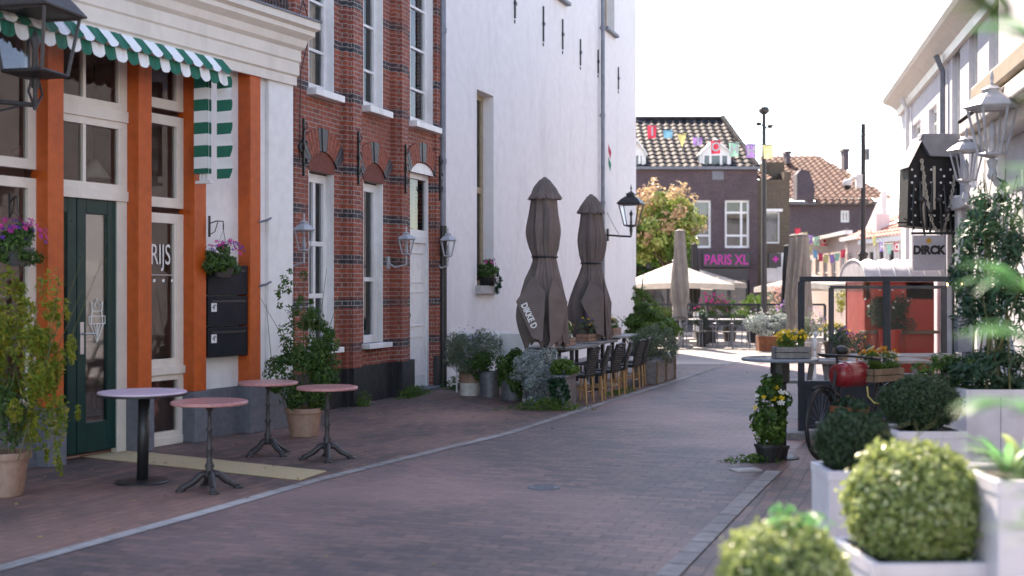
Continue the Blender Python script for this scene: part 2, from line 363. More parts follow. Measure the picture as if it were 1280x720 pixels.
# facade frames ----------------------------------------------------------------
class Frame:
    """a facade line: local x runs away along the street, local y is to the left of it, so outward is -y on the left row and +y on the right row"""
    def __init__(s, ox, oy, ratio, out):
        s.o = Vector((ox, oy, 0)); d = Vector((ratio, 1, 0)).normalized(); s.d = d; s.q = Vector((-d.y, d.x, 0)); s.out = out; s.rz = math.atan2(d.y, d.x)
    def u(s, px, off=0):
        r = (px - 640) / K; y = off * s.out
        return (r * (s.o.y + s.q.y * y) - s.o.x - s.q.x * y) / (s.d.x - r * s.d.y)
    def Y(s, px, off=0): return s.o.y + s.d.y * s.u(px, off) + s.q.y * off * s.out
    def z(s, px, py, off=0): return 1.6 - (py - 360) * s.Y(px, off) / K
    def w(s, u, off=0, z=0): p = s.o + s.d * u + s.q * (off * s.out); p.z = z; return p
    def thing(s, name, label, cat, u=0, off=0, z=0, group=None):
        return thing(name, label, cat, s.w(u, off, z), s.rz, group)
def wall(g, x0, x1, z0, z1, y, depth, ops):
    """front sheet at y with rectangular openings ops (x0,x1,z0,z1) and reveals of signed depth"""
    xs = sorted({x0, x1, *[a for o in ops for a in o[:2]]}); zs = sorted({z0, z1, *[a for o in ops for a in o[2:4]]})
    for i in range(len(xs) - 1):
        for j in range(len(zs) - 1):
            cx = (xs[i] + xs[i + 1]) / 2; cz = (zs[j] + zs[j + 1]) / 2
            if any(o[0] < cx < o[1] and o[2] < cz < o[3] for o in ops): continue
            g.add([(xs[i], y, zs[j]), (xs[i + 1], y, zs[j]), (xs[i + 1], y, zs[j + 1]), (xs[i], y, zs[j + 1])], [(0, 1, 2, 3)])
    for o in ops:
        a, b, c, d = o[:4]; y2 = y + depth
        g.add([(a, y, c), (b, y, c), (b, y, d), (a, y, d), (a, y2, c), (b, y2, c), (b, y2, d), (a, y2, d)], [(0, 1, 5, 4), (1, 2, 6, 5), (2, 3, 7, 6), (3, 0, 4, 7)])
def window(T, x0, x1, z0, z1, y, d, mat=None, ft=.07, vs=(), hs=(), glass=None, back=None, name='window', thin=.035, lab=None):
    """frame mesh (part) with panes and a curtain (sub-parts); d is +1/-1: the inward direction of y"""
    mat = mat or M_white; g = G(); t = .06 * d
    g.box(x0, x0 + ft, y, y + t, z0, z1); g.box(x1 - ft, x1, y, y + t, z0, z1); g.box(x0 + ft, x1 - ft, y, y + t, z0, z0 + ft); g.box(x0 + ft, x1 - ft, y, y + t, z1 - ft, z1)
    for f in vs:
        xc = x0 + (x1 - x0) * f; g.box(xc - thin / 2, xc + thin / 2, y + .006 * d, y + t * .9, z0 + ft, z1 - ft)
    for f in hs:
        zc = z0 + (z1 - z0) * f; g.box(x0 + ft, x1 - ft, y + .003 * d, y + t * .95, zc - thin / 2, zc + thin / 2)
    w_ = build(name, g, mat, T)
    if lab: w_['label'] = lab
    p = G(); p.add([(x0 + ft, y + .035 * d, z0 + ft), (x1 - ft, y + .035 * d, z0 + ft), (x1 - ft, y + .035 * d, z1 - ft), (x0 + ft, y + .035 * d, z1 - ft)], [(0, 1, 2, 3)])
    build('pane', p, glass or M_glass, w_)
    if back:
        c = G(); n = 40; vs_ = []; f = []
        a0, a1 = x0 + ft, x1 - ft
        if back[1] < 1: a0, a1 = a0, a0 + (a1 - a0) * back[1]
        for i in range(n + 1):
            x = a0 + (a1 - a0) * i / n; yy = y + d * (.16 + .02 * math.sin(i * 1.9) + .01 * math.sin(i * .7)); vs_ += [(x, yy, z0), (x, yy, z1)]
        f = [(2 * i, 2 * i + 2, 2 * i + 3, 2 * i + 1) for i in range(n)]
        c.add(vs_, f); build('curtain', c, back[0], w_)
    return w_
def sill(T, x0, x1, z, y, out, mat=None, h=.07, d=.1):
    g = G(); g.box(x0 - .05, x1 + .05, y + .02 * -out, y + out * d, z - h, z); return build('window_sill', g, mat or M_white, T, bevel=.006)
def room(T, x0, x1, y0, y1, z0, z1, mat):
    g = G(); g.box(x0, x1, y0, y1, z0, z1); g.f = g.f; return build('room_lining', g, mat, T)

def tile_roof(name, T, P0, P1, Q0, Q1, mat, period=.24, row=.3, amp=.05):
    """pantiles: eave from P0 to P1, ridge from Q0 to Q1 (a trapezoid); rounded columns and stepped courses as real relief"""
    P0, P1, Q0, Q1 = map(Vector, (P0, P1, Q0, Q1))
    nrm = (P1 - P0).cross(Q0 - P0).normalized()
    if nrm.z < 0: nrm = -nrm
    Wd = (P1 - P0).length; H = (Q0 - P0).length; nr = max(2, int(H / row)); nc = int(Wd / period) * 6
    vs = []; f = []; cols = nc + 1; base = 0
    def pt(a, b): return (P0.lerp(P1, a)).lerp(Q0.lerp(Q1, a), b)
    # columns must keep their spacing: use eave parameter and clip by trapezoid edges
    ax = (P1 - P0).normalized()
    for r in range(nr):
        for e, lift in ((0, .035), (1, 0.0)):
            b = (r + e) / nr; L0 = pt(0, b); L1 = pt(1, b)
            for c in range(cols):
                s = Wd * c / nc; q0 = (L0 - P0).dot(ax); q1 = (L1 - P0).dot(ax); s2 = min(max(s, q0), q1)
                p = L0 + ax * (s2 - q0)
                ph = 2 * math.pi * s2 / period
                p = p + nrm * (lift + amp * (.5 + .5 * math.sin(ph)))
                vs.append(tuple(p))
        o = r * 2 * cols
        for c in range(nc): f.append((o + c, o + c + 1, o + cols + c + 1, o + cols + c))
        if r:
            o2 = (r * 2 - 1) * cols
            for c in range(nc): f.append((o2 + c, o2 + c + 1, o + c + 1, o + c))
    g = G(); g.add(vs, f); return build(name, g, mat, T, smooth=False)

# plants --------------------------------------------------------------------
def blob_pts(rng, n, c, rad, clumps=14, spread=.32, shell=.55, flat=0):
    c = np.array(c, float); rad = np.array(rad, float)
    d = rng.normal(0, 1, (clumps, 3)); d /= np.linalg.norm(d, axis=1)[:, None]
    cc = d * rng.uniform(shell, 1, (clumps, 1)) ** .6 * (1 - spread * .6)
    k = rng.integers(0, clumps, n); off = rng.normal(0, 1, (n, 3)); off /= np.linalg.norm(off, axis=1)[:, None]
    rr = rng.uniform(.2, 1, (n, 1)) ** .5 * spread * rng.uniform(.6, 1.3, clumps)[k][:, None]
    p = cc[k] + off * rr; nrm = off * .7 + p * .6; nrm[:, 2] += .35
    return c + p * rad, nrm
def foliage(T, name, mat, n, c, rad, size, asp=.5, seed=0, clumps=16, spread=.34, shell=.5, jit=.5, droop=0, part=True):
    rng = np.random.default_rng(seed); P, Nn = blob_pts(rng, n, c, rad, clumps, spread, shell); g = G(); g.leaves(P, Nn, size, asp, rng, jit, droop)
    return build(name, g, mat, T)
def flowers(T, name, mat, n, c, rad, size, seed=0, top=True):
    """small open blossoms: five petals round a point, near the outside of the foliage"""
    rng = np.random.default_rng(seed); g = G(); rad = np.array(rad); c = np.array(c)
    for i in range(n):
        d = rng.normal(0, 1, 3); d /= np.linalg.norm(d)
        if top and d[2] < -.2: d[2] *= -1
        if rng.random() < .7: d[1] = -abs(d[1])
        p = Vector(c + d * rad * rng.uniform(.75, 1.08)); nv = Vector(d * .6 + np.array([rng.normal(0, .3), -.6, .5])).normalized()
        u = nv.orthogonal().normalized(); v = nv.cross(u); s = size * rng.uniform(.7, 1.2); vs = [p - nv * s * .1]; f = []
        for k in range(5):
            a = 2 * math.pi * k / 5; a1 = a - .5; a2 = a + .5
            vs += [p + (u * math.cos(a1) + v * math.sin(a1)) * s * .38, p + (u * math.cos(a) + v * math.sin(a)) * s * .55 + nv * s * .12, p + (u * math.cos(a2) + v * math.sin(a2)) * s * .38]
            j = 1 + 3 * k; f.append((0, j, j + 1, j + 2))
        g.add([tuple(x) for x in vs], f)
    return build(name, g, mat, T)
def stems(T, n, base, top, r=.004, seed=0, spread=.1, bend=.1, mat=None, name='stem'):
    rnd = random.Random(seed); g = G()
    for i in range(n):
        b = Vector(base) + Vector((rnd.gauss(0, spread * .4), rnd.gauss(0, spread * .4), 0)); t = Vector(top) + Vector((rnd.gauss(0, spread), rnd.gauss(0, spread), rnd.uniform(-.25, .05) * (top[2] - base[2])))
        m = (b + t) / 2 + Vector((rnd.gauss(0, bend), rnd.gauss(0, bend), 0)) * .5; g.tube([b, m, t], [r, r * .8, r * .4], 5)
    return build(name, g, mat or M_stem, T)
def pot_mesh(r0, r1, h, rim=.02, rimh=.05):
    return [(r0 * .9, 0), (r0, .004), (r1, h - rimh), (r1 + rim, h - rimh), (r1 + rim, h), (r1 - .01, h), (r1 - .02, h - .04), (0.001, h - .04)]

# ================================================================== SETTING: ground
STREET = math.atan2(1, .3447)
M_pave = paving('brown_paving_brick', (.235, .125, .098), (.095, .064, .060), (.085, .068, .06), -STREET, .2, .1)
M_road = paving('red_purple_paving_brick', (.225, .135, .120), (.095, .070, .078), (.10, .082, .076), -STREET - R(90), .2, .1, rough=.62)
M_square = paving('sunlit_tone_square_brick', (.30, .25, .22), (.24, .20, .18), (.16, .14, .12), -.2, .2, .1)  # same brick as the street, sunlight put in as a brighter, yellower colour
def sheet(name, pts, z, mat):
    g = G(); g.add([(p[0], p[1], z) for p in pts], [tuple(range(len(pts)))]); o = build(name, g, mat); o['kind'] = 'structure'; return o
sheet('ground', [(-400, -300), (400, -300), (400, 500), (-400, 500)], 0, M_pave)
def strip_pts(pts, wd):
    L_, R_ = [], []
    for i, p in enumerate(pts):
        a = Vector(pts[max(i - 1, 0)]); b = Vector(pts[min(i + 1, len(pts) - 1)]); t = (b - a).normalized(); n = Vector((-t.y, t.x)) * wd / 2
        L_.append((p[0] + n.x, p[1] + n.y)); R_.append((p[0] - n.x, p[1] - n.y))
    return L_ + R_[::-1]
left_line = [(-5.6, .5), (-2.91, 6.82), (-2.22, 8.45), (-1.6, 10.0), (-.75, 11.75), (0, 13.26), (.93, 15.75), (2.3, 19.3), (3.92, 23.5), (5.2, 26.6)]
right_line = [(-1.2, .6), (.867, 6.67), (1.45, 8.25), (2.0, 9.72), (2.28, 10.45)]
far_right = [(3.2, 12.9), (5.0, 17.6), (7.2, 23.5), (8.3, 26.4)]
sheet('road', left_line + [(8.3, 26.4), (7.2, 23.5), (5.0, 17.6), (3.2, 12.9)] + right_line[::-1], .004, M_road)
sheet('square_paving', [(-6, 25.0), (3.4, 25.0), (5.2, 25.2), (8.6, 25.2), (30, 25), (60, 80), (-30, 80)], .0055, M_square)
M_curb = paving('gutter_stone_blocks', (.34, .31, .295), (.24, .22, .215), (.10, .09, .085), -STREET, .32, .5, stain=(.10, .09, .085), rough=.8, ms=.012)
sheet('gutter_strip', strip_pts(left_line, .115), .009, M_curb)
sheet('gutter_strip', strip_pts(right_line, .13), .009, M_curb)
def flat_thing(name, label, cat, pts, z, h, mat, group=None):
    g = G(); g.prism(pts, z, z + h, 'z'); o = build(name, g, mat, None, bevel=.003); return tag(o, label, cat, group)
flat_thing('floor_mat', 'long beige floor mat lying on the brick pavement in front of the green door', 'floor mat',
           [tuple(GP(*p)[:2]) for p in ((98, 571), (150, 563), (408, 590), (375, 601))], .001, .01, M_mat)
g = G(); g.lathe([(.13, .004), (.13, .009), (.12, .010), (.12, .007), (.001, .007)], 28)
for k in range(5): g.box(-.08, .08, -.08 + k * .04 - .005, -.08 + k * .04 + .005, .007, .0095)
dc = build('manhole_cover', g, M_stone); dc.location = GP(680, 610); tag(dc, 'small round worn manhole cover set in the middle of the street', 'manhole cover')
g = G(); g.box(-.12, .12, -.08, .08, .004, .018); g.box(-.1, .1, -.06, .06, .018, .021)
dc = build('valve_cover', g, M_concrete, bevel=.003); dc.location = GP(932, 589); dc.rotation_euler.z = .3; tag(dc, 'pale rectangular valve cover in the pavement beside the right gutter strip', 'valve cover')

# ================================================================== SHOP (left, nearest)
S = Frame(-2.866, 13.19, .505, -1)     # pier front plane
shop = S.thing('shop_building', 'corner shop with orange wooden piers, cream cornice and white framed windows', 'shop')
pier_r = [80, 190, 258, 326]; pu = [S.u(p) for p in pier_r]; PW = .18
GLY = .15                               # glazing plane, inward
CT = 4.04
ug = lambda px: S.u(px, -GLY)
zg = lambda px, py: S.z(px, py, -GLY)
for u in pu:
    g = G(); g.box(u - PW, u, 0, .22, .53, CT - .02); build('orange_pier', g, M_orange, shop, bevel=.008)
    g = G(); g.box(u - PW - .015, u + .015, -.02, .24, 0, .53); build('pier_plinth', g, M_stone, shop, bevel=.008)
u0 = pu[0] - PW - 3.2; uc = S.u(368)
# glazing between pier 0 and 1: door with transoms, and white frame
def bars(T, name, mat, lst, y0, y1, bevel=.004):
    g = G()
    for a, b, c, d in lst: g.box(a, b, y0, y1, c, d)
    return build(name, g, mat, T, bevel=bevel)
zd = 2.47; zt2 = 3.22; zt3 = CT - .05
a0, a1 = pu[0], pu[1] - PW
db = ug(147); dm = ug(98); zb = .05
F = window(shop, a0, a1, zt2 + .09, CT - .1, GLY, 1, M_cream, .08, vs=(.12, .42, .9), glass=M_glassshop, name='transom_window')
F = window(shop, a0, a1, zd + .05, zt2, GLY, 1, M_cream, .08, vs=(.12, .42, .9), glass=M_glassshop, name='transom_window')
g = G(); g.box(a0, a1, GLY - .02, GLY + .08, zd - .03, zd + .07); g.box(a0, a1, GLY - .02, GLY + .08, zt2 - .01, zt2 + .1); g.box(db, a1, GLY, GLY + .09, 0, zd); build('door_frame', g, M_cream, shop, bevel=.004)
def leaf(x0, x1, handle):
    g = G(); fy0, fy1 = GLY + .02, GLY + .075; st = .11
    g.box(x0, x0 + st, fy0, fy1, zb, zd - .03); g.box(x1 - st, x1, fy0, fy1, zb, zd - .03); g.box(x0 + st, x1 - st, fy0, fy1, zd - .17, zd - .03); g.box(x0 + st, x1 - st, fy0, fy1, zb, zb + .28)
    d = build('door', g, M_green, shop, bevel=.006); d['label'] = 'dark green glazed shop door'
    p = G(); p.box(x0 + st, x1 - st, fy0 + .025, fy0 + .031, zb + .28, zd - .17); build('door_pane', p, M_glassshop, d)
    if handle:
        h = G(); h.box(x0 + .03, x0 + .075, fy0 - .008, fy0, .98, 1.28); h.tube([(x0 + .05, fy0 - .004, 1.17), (x0 + .05, fy0 - .055, 1.17), (x0 + .18, fy0 - .055, 1.17)], .009, 8); build('door_handle', h, pm('brushed_steel', (.5, .5, .52), .3, .05, 9, 0, metal=.8), d)
    return d
leaf(a0, dm - .004, False); dleaf = leaf(dm + .004, db, True)
# emblem and little sign on the door pane
ex = (dm + db) / 2 + .02; ey = GLY + .04
g = G()
def ring(g, pts, y, r): g.tube([(p[0], y, p[1]) for p in pts], r, 5)
ring(g, [(ex - .06, 1.38), (ex - .075, 1.25), (ex, 1.08), (ex + .075, 1.25), (ex + .06, 1.38), (ex - .06, 1.38)], ey - .002, .005)
ring(g, [(ex - .10, 1.33), (ex + .10, 1.33), (ex + .10, 1.26), (ex - .10, 1.26), (ex - .10, 1.33)], ey - .004, .005)
ring(g, [(ex - .06, 1.38), (ex - .07, 1.47), (ex - .03, 1.42), (ex, 1.5), (ex + .03, 1.42), (ex + .07, 1.47), (ex + .06, 1.38)], ey - .002, .005)
ring(g, [(ex, 1.26), (ex, 1.10)], ey - .002, .004); ring(g, [(ex - .035, 1.25), (ex, 1.13), (ex + .035, 1.25)], ey - .002, .004)
build('door_emblem', g, M_wtext, dleaf)
sgn = S.thing('door_sign', 'small cream card sign hanging on a string inside the green door', 'sign', 0)
g = G(); g.box(ex - .12, ex + .04, ey + .02, ey + .026, 1.72, 1.86); g.tube([(ex - .11, ey + .023, 1.86), (ex - .04, ey + .023, 2.16), (ex + .03, ey + .023, 1.86)], .002, 4)
build('sign_card', g, pm('cream_card', (.6, .52, .38), .8, .05, 9, 0), sgn)
# right-hand shop window between pier 1 and 2
b0, b1 = pu[1], pu[2] - PW
window(shop, b0, b1, 3.42, CT - .08, GLY, 1, M_cream, .10, hs=(), glass=M_glassshop, name='transom_window')
window(shop, b0, b1, 2.42, 3.36, GLY, 1, M_cream, .10, glass=M_glassshop, name='transom_window')
window(shop, b0, b1, .78, 2.36, GLY, 1, M_cream, .10, vs=(.82,), glass=M_glassshop, name='shop_window')
window(shop, b0, b1, .06, .74, GLY, 1, M_cream, .08, glass=M_glassshop, name='shop_window')
g = G(); g.box(b0, b1, GLY - .03, GLY + .07, .72, .80); build('window_rail', g, M_cream, shop, bevel=.004); g = G(); g.box(b0, b1, GLY - .01, GLY + .12, 0, .08); build('window_rail', g, M_cream, shop, bevel=.004)
text('window_lettering', 'RIJS', .30, (b0 + .31, GLY + .028, 1.93), M_wtext, shop, sx=.62, depth=.001)
g = G(); g.box(b0 + .06, b0 + .58, GLY + .027, GLY + .029, 1.73, 1.735)
for k in range(3): g.box(b0 + .2 + k * .13, b0 + .235 + k * .13, GLY + .027, GLY + .029, 1.66, 1.69)
build('window_lettering', g, M_wtext, shop)
# left of pier 0
window(shop, pu[0] - PW - 1.5, pu[0] - PW, 2.66, CT - .08, GLY, 1, M_cream, .09, vs=(.5,), glass=M_glassshop, name='transom_window')
window(shop, pu[0] - PW - 1.5, pu[0] - PW, .55, 2.58, GLY, 1, M_cream, .09, vs=(.5,), glass=M_glassshop, name='shop_window')
g = G(); g.box(pu[0] - PW - 3.2, pu[0] - PW, GLY - .02, GLY + .2, 0, .55); build('plinth_wall', g, M_stone, shop)
g = G(); g.box(pu[0] - PW - 3.2, pu[0] - PW - 1.5, GLY, GLY + .2, .55, CT); build('side_wall', g, M_cream, shop)
# recess with letter boxes
c0, c1 = pu[2], pu[3] - PW; RY = .17
g = G(); g.box(c0 - .02, c1 + .02, RY, RY + .1, .52, CT); build('recess_wall', g, M_white, shop)
g = G(); g.box(c0 - .02, c1 + .02, RY - .03, RY + .1, 0, .52); build('recess_plinth', g, M_stone, shop)
# corner pilaster and return
g = G(); g.box(pu[3], pu[3] + .16, .06, .3, .5, CT); g.box(pu[3] + .16, uc, .015, .3, .5, CT); g.box(uc - .25, uc, .3, 4.0, .5, CT); build('corner_pilaster', g, M_white, shop, bevel=.006)
g = G(); g.box(pu[3], uc + .02, 0, .31, 0, .5); build('pilaster_plinth', g, M_stone, shop, bevel=.006)
for zz in (2.33, 1.62):
    g = G(); g.tube([(pu[3] - .03, .0, zz), (pu[3] + .02, -.06, zz + .02), (pu[3] + .09, -.07, zz + .05)], .014, 6); build('awning_hook', g, M_pipe, shop)
# cornice: moulded profile extruded, mitred round the corner
prof = [(0.02, CT - .10), (-.02, CT - .10), (-.02, CT), (-.04, CT + .02), (-.04, CT + .16), (-.055, CT + .18), (-.055, CT + .30), (-.09, CT + .34), (-.11, CT + .42), (-.17, CT + .48), (-.17, CT + .53), (-.215, CT + .56), (-.215, CT + .64), (0.02, CT + .64)]
g = G(); n = len(prof); e = uc
v = [(u0, y, z) for y, z in prof] + [(e - min(y, 0), y, z) for y, z in prof] + [(e - min(y, 0), 4.0, z) for y, z in prof]
g.add(v, [(i, i + 1, n + i + 1, n + i) for i in range(n - 1)] + [(n + i, n + i + 1, 2 * n + i + 1, 2 * n + i) for i in range(n - 1)] + [tuple(range(n - 1, -1, -1))])
g.box(u0, uc - .02, .02, 4.0, CT, CT + .635)
build('cornice', g, M_cream, shop)
g = G(); g.box(u0, e + .23, -.23, 4.0, CT + .641, CT + .665); build('cornice_flashing', g, M_lead, shop)
# balcony rail above the cornice
g = G(); g.box(u0, e - .1, .0, .03, CT + 1.35, CT + 1.4); g.box(u0, e - .1, .0, .03, CT + .70, CT + .72)
k = u0
while k < e - .1: g.box(k, k + .012, .005, .025, CT + .70, CT + 1.38); k += .055
for j in range(11): g.box(u0, e - .1, .008, .022, CT + .74 + j * .055, CT + .748 + j * .055)
build('balcony_rail', g, M_castiron, shop)
g = G(); g.box(u0, e - .02, 1.2, 4.5, CT + .66, 11.0); build('upper_wall', g, M_plaster, shop)
# interior seen through the glass
g = G()
g.box(u0, c0, 2.6, 2.7, 0, CT); g.box(u0, c0, GLY + .12, 2.7, -.02, .02); g.box(u0, c0, GLY + .12, 2.7, CT - .02, CT + .0); g.box(c0 - .08, c0 - .02, GLY + .12, 2.7, 0, CT); g.box(u0, u0 + .1, GLY + .1, 2.7, 0, CT)
build('interior_wall', g, M_brown_room, shop)
g = G(); g.lathe([(.001, 0), (.55, 0), (.55, .02), (.001, .02)], 36)
me = g.mesh('painted_disc'); me.transform(Matrix.Translation((ex + .75, 2.55, 2.0)) @ Matrix.Rotation(R(90), 4, 'X')); build('painted_disc', me, pm('dark_red_disc', (.22, .02, .03), .6), shop)
cn = S.thing('shop_counter', 'dusty rose counter standing behind the shop window', 'counter', 0)
g = G(); g.box(b0 - .6, b0 + .55, .9, 1.4, .02, 1.0); build('counter_body', g, M_rose, cn, bevel=.01); g = G(); g.box(b0 - .65, b0 + .6, .85, 1.45, 1.0, 1.05); build('counter_top', g, M_cream, cn, bevel=.01)
ch = S.thing('lounge_chair', 'rounded dusty rose armchair behind the shop window', 'armchair', b0 + .25, -.55)
g = G(); g.lathe([(.02, .25), (.26, .27), (.3, .34), (.28, .42), (.001, .43)], 24); build('seat', g, M_rose, ch, smooth=True)
g = G()
for k in range(13):
    a = R(-20 + k * 17); g.tube([(.27 * math.cos(a), .27 * math.sin(a), .38), (.3 * math.cos(a), .3 * math.sin(a), .58), (.31 * math.cos(a), .31 * math.sin(a), .74)], .05, 8)
build('backrest', g, M_rose, ch, smooth=True)
for sx, sy in ((1, 1), (-1, 1), (1, -1), (-1, -1)):
    g = G(); g.tube([(sx * .16, sy * .16, .26), (sx * .2, sy * .2, 0)], .014, 6); build('leg', g, M_castiron, ch)
sh = S.thing('wall_shelf', 'pale wooden shelves with jars on the back wall of the shop', 'shelf', pu[0] + .3, -1.9)
g = G(); g.box(0, 1.8, .3, .5, 0, 2.4); build('shelf_back', g, M_rose, sh)
for k in range(4):
    g = G(); g.box(0, 1.8, 0, .3, .5 + k * .5, .53 + k * .5); b_ = build('shelf_board', g, M_cream, sh)
    for j in range(7):
        g = G(); g.lathe([(.05, 0), (.055, .02), (.05, .14 + .03 * (j % 3)), (.02, .2), (.02, .24), (.001, .24)], 12, (.15 + j * .25, .14, .53 + k * .5)); build('jar', g, [M_white, M_orange, M_tanjar, M_green][(j + k) % 4], b_)
for i_, (px_, py_) in enumerate(((118, 150), (205, 215))):
    pd_ = S.thing('pendant_lamp', ['cream pendant lamp seen through the transom above the green door', 'cream pendant lamp inside the right hand shop window'][i_], 'lamp', S.u(px_, -1.1), -1.1, 2.75 - .2 * i_)
    g = G(); g.lathe([(.03, .2), (.06, .16), (.17, 0), (.165, 0), (.05, .15), (.001, .18)], 20); build('lamp_shade', g, M_cream, pd_, smooth=True); g = G(); g.tube([(0, 0, .2), (0, 0, 1.25)], .006, 5); build('cord', g, M_black, pd_)
# wall light ball inside
g = G(); g.lathe([(.001, -.06), (.05, -.045), (.07, 0), (.05, .045), (.001, .06)], 20); pl = build('wall_globe', g, M_rose, None, smooth=True); pl.location = S.w(a0 + .55, -1.2, 2.95); tag(pl, 'small pinkish globe lamp hanging behind the transom above the green door', 'lamp')
g = G(); g.tube([(0, 0, .06), (0, 0, 1.05)], .006, 6); build('cord', g, M_black, pl)

# letter boxes
mb = S.thing('letter_box_block', 'black block of three stacked letter boxes on the white recess wall', 'letter boxes', 0)
mz0, mz1 = S.z(280, 446, -.1), S.z(280, 345, -.1); m0, m1 = c0 + .06, c1 - .005; hh = (mz1 - mz0 + .12) / 3
for k in range(3):
    z0 = mz0 + k * hh; g = G(); g.box(m0, m1, RY - .14, RY, z0 + .006, z0 + hh - .006); bx = build('letter_box', g, M_box, mb, bevel=.005)
    g = G(); g.box(m0 + .06, m1 - .04, RY - .146, RY - .139, z0 + hh - .075, z0 + hh - .05); build('flap', g, M_castiron, bx, bevel=.002)
    if k < 2:
        g = G(); g.box(m0 + .05, m0 + .13, RY - .146, RY - .14, z0 + hh - .17, z0 + hh - .08); nb = build('number_plate', g, M_white, bx); text('number', '4', .085, (m0 + .08, RY - .1475, z0 + hh - .125), M_ink, bx, depth=.001)
        text('number', 'A' if k else 'B', .035, (m0 + .112, RY - .1475, z0 + hh - .105), M_ink, bx, depth=.001)
bell = S.thing('doorbell', 'slim pale doorbell panel beside the black letter boxes', 'doorbell', 0)
g = G(); g.box(c0 + .005, c0 + .05, RY - .02, RY, 1.38, 1.62); build('bell_panel', g, M_white, bell, bevel=.003); g = G(); g.box(c0 + .018, c0 + .036, RY - .026, RY - .02, 1.5, 1.53); build('button', g, M_pipe, bell)

def flower_basket(nm, label, pos, rz, bracket, seed, potmat):
    T = thing(nm, label, 'hanging basket', pos, rz)
    g = G(); g.lathe([(.06, -.14), (.075, -.14), (.13, .0), (.135, .02), (.12, .02), (.001, 0)], 20); build('pot', g, potmat, T, smooth=True)
    g = G()
    for k in range(3):
        a = k * 2.1; g.tube([(.12 * math.cos(a), .12 * math.sin(a), .02), (0, 0, .36)], .0025, 4)
    build('chain', g, M_black, T)
    foliage(T, 'leaf_mass', LF_mid, 2200, (0, 0, .05), (.28, .22, .19), .04, .6, seed, 18, .35)
    flowers(T, 'blossom', F_pink, 30, (0, 0, .12), (.25, .2, .15), .05, seed)
    flowers(T, 'blossom', F_purple, 22, (0, 0, .10), (.23, .2, .15), .045, seed + 1)
    if bracket:
        g = G(); bx, by = bracket; g.tube([(bx, by, .42), (bx * .5, by * .5, .45), (0, 0, .45), (0, -.0, .41), (0, 0, .36)], .007, 6); g.tube([(bx, by, .30), (bx * .6, by * .6, .34), (bx * .4, by * .4, .44)], .005, 6); g.box(bx - .01, bx + .01, by - .008, by + .008, .28, .5); build('bracket', g, M_black, T)
    return T
flower_basket('hanging_basket', 'basket of pink and purple flowers hanging above the black letter boxes', S.w(c0 + .16, .09, S.z(280, 330, .1)), S.rz, (-.16, .05), 5, M_zinc)
flower_basket('hanging_basket', 'basket of bright pink flowers hanging above the leafy terracotta pot at far left', W(22, 312, 10.1), S.rz, (.18, .3), 9, M_zinc)

# awning -----------------------------------------------------------------------
AW = .42; ar0 = S.u(289, AW)
M_str = stripes('green_white_stripe', (.72, .72, .72), (.004, .12, .075), 0, .28, -(ar0 / .28))
M_str2 = stripes('white_green_stripe', (.004, .12, .075), (.72, .72, .72), 0, .28, -(ar0 / .28))
M_strz = stripes('green_white_stripe_side', (.72, .72, .72), (.004, .12, .075), 2, .235)
AW = .42
aw = S.thing('striped_awning', 'green and white striped awning rolled up over the shop windows', 'awning', 0)
ar = S.u(289, AW); al = ar - .14 * round((ar - pu[0] + PW + 1.6) / .14)
zt, zb_ = S.z(280, 92, AW), S.z(280, 108, AW)
def scallop(x0, x1, z0, dz, wv, y, yt=0, zt=None, sub=10):
    """vertical sheet whose lower edge is a row of rounded tongues"""
    g = G(); n = int(round((x1 - x0) / wv)); wv = (x1 - x0) / n; vs = []; f = []
    m_ = n * sub
    for i in range(m_ + 1):
        x = x0 + (x1 - x0) * i / m_; ph = (i % sub) / sub; dd = dz * (abs(math.sin(math.pi * ph)) ** .5) * .2
        wob = .006 * math.sin(i * .9)
        vs += [(x, yt + wob, zt), (x, y + wob, z0 - dd + .02)]
    f = [(2 * i, 2 * i + 1, 2 * i + 3, 2 * i + 2) for i in range(m_)]
    g.add(vs, f); return g
build('valance', scallop(al, ar, zt + .03, .22, .14, -AW, -AW + .12, zt + .17), M_str, aw)
build('valance', scallop(al, ar, zb_ + .04, .22, .14, -AW + .03, -AW + .05, zt + .02), M_str2, aw)
g = G(); g.box(al, ar, -.16, -.05, zt + .1, zt + .2); g.box(al, ar, -AW + .06, -AW + .1, zb_ + .08, zb_ + .12); build('roller_box', g, M_cream, aw, bevel=.01)
def side_flap(xr, zt_, zb2, wdt):
    g = G(); n = 60; vs = []; f = []
    for i in range(n + 1):
        z = zt_ + (zb2 - zt_) * i / n; bulge = .03 * abs(math.sin(i / n * math.pi * 5)) ** .7
        vs += [(xr, -AW + wdt, z), (xr + .008 * math.sin(i * .5), -AW - bulge, z)]
    f = [(2 * i, 2 * i + 2, 2 * i + 3, 2 * i + 1) for i in range(n)]; g.add(vs, f); fl = build('side_flap', g, M_strz, aw)
    g = G()
    for k, yy in enumerate((.0, .045, .09)): g.box(xr - .1, xr - .07, -AW + wdt + .03 + yy, -AW + wdt + .055 + yy, zb2 - .02, zt_ - .03)
    g.box(xr - .1, xr - .06, -AW + wdt, -AW + wdt + .2, zb2 - .05, zb2 - .02); build('side_rail', g, M_white, aw, bevel=.003)
    g = G()
    for i in range(4):
        g.box(xr - .13 + i * .022, xr - .125 + i * .022, -AW + wdt + .02, -AW + wdt + .19, zb2 + .05, zt_ - .02)
    build('folded_cloth', g, M_strz, aw)
side_flap(ar - .02, zt, S.z(280, 222, AW), .17)
side_flap(al + .55, zt, S.z(280, 235, AW), .17)

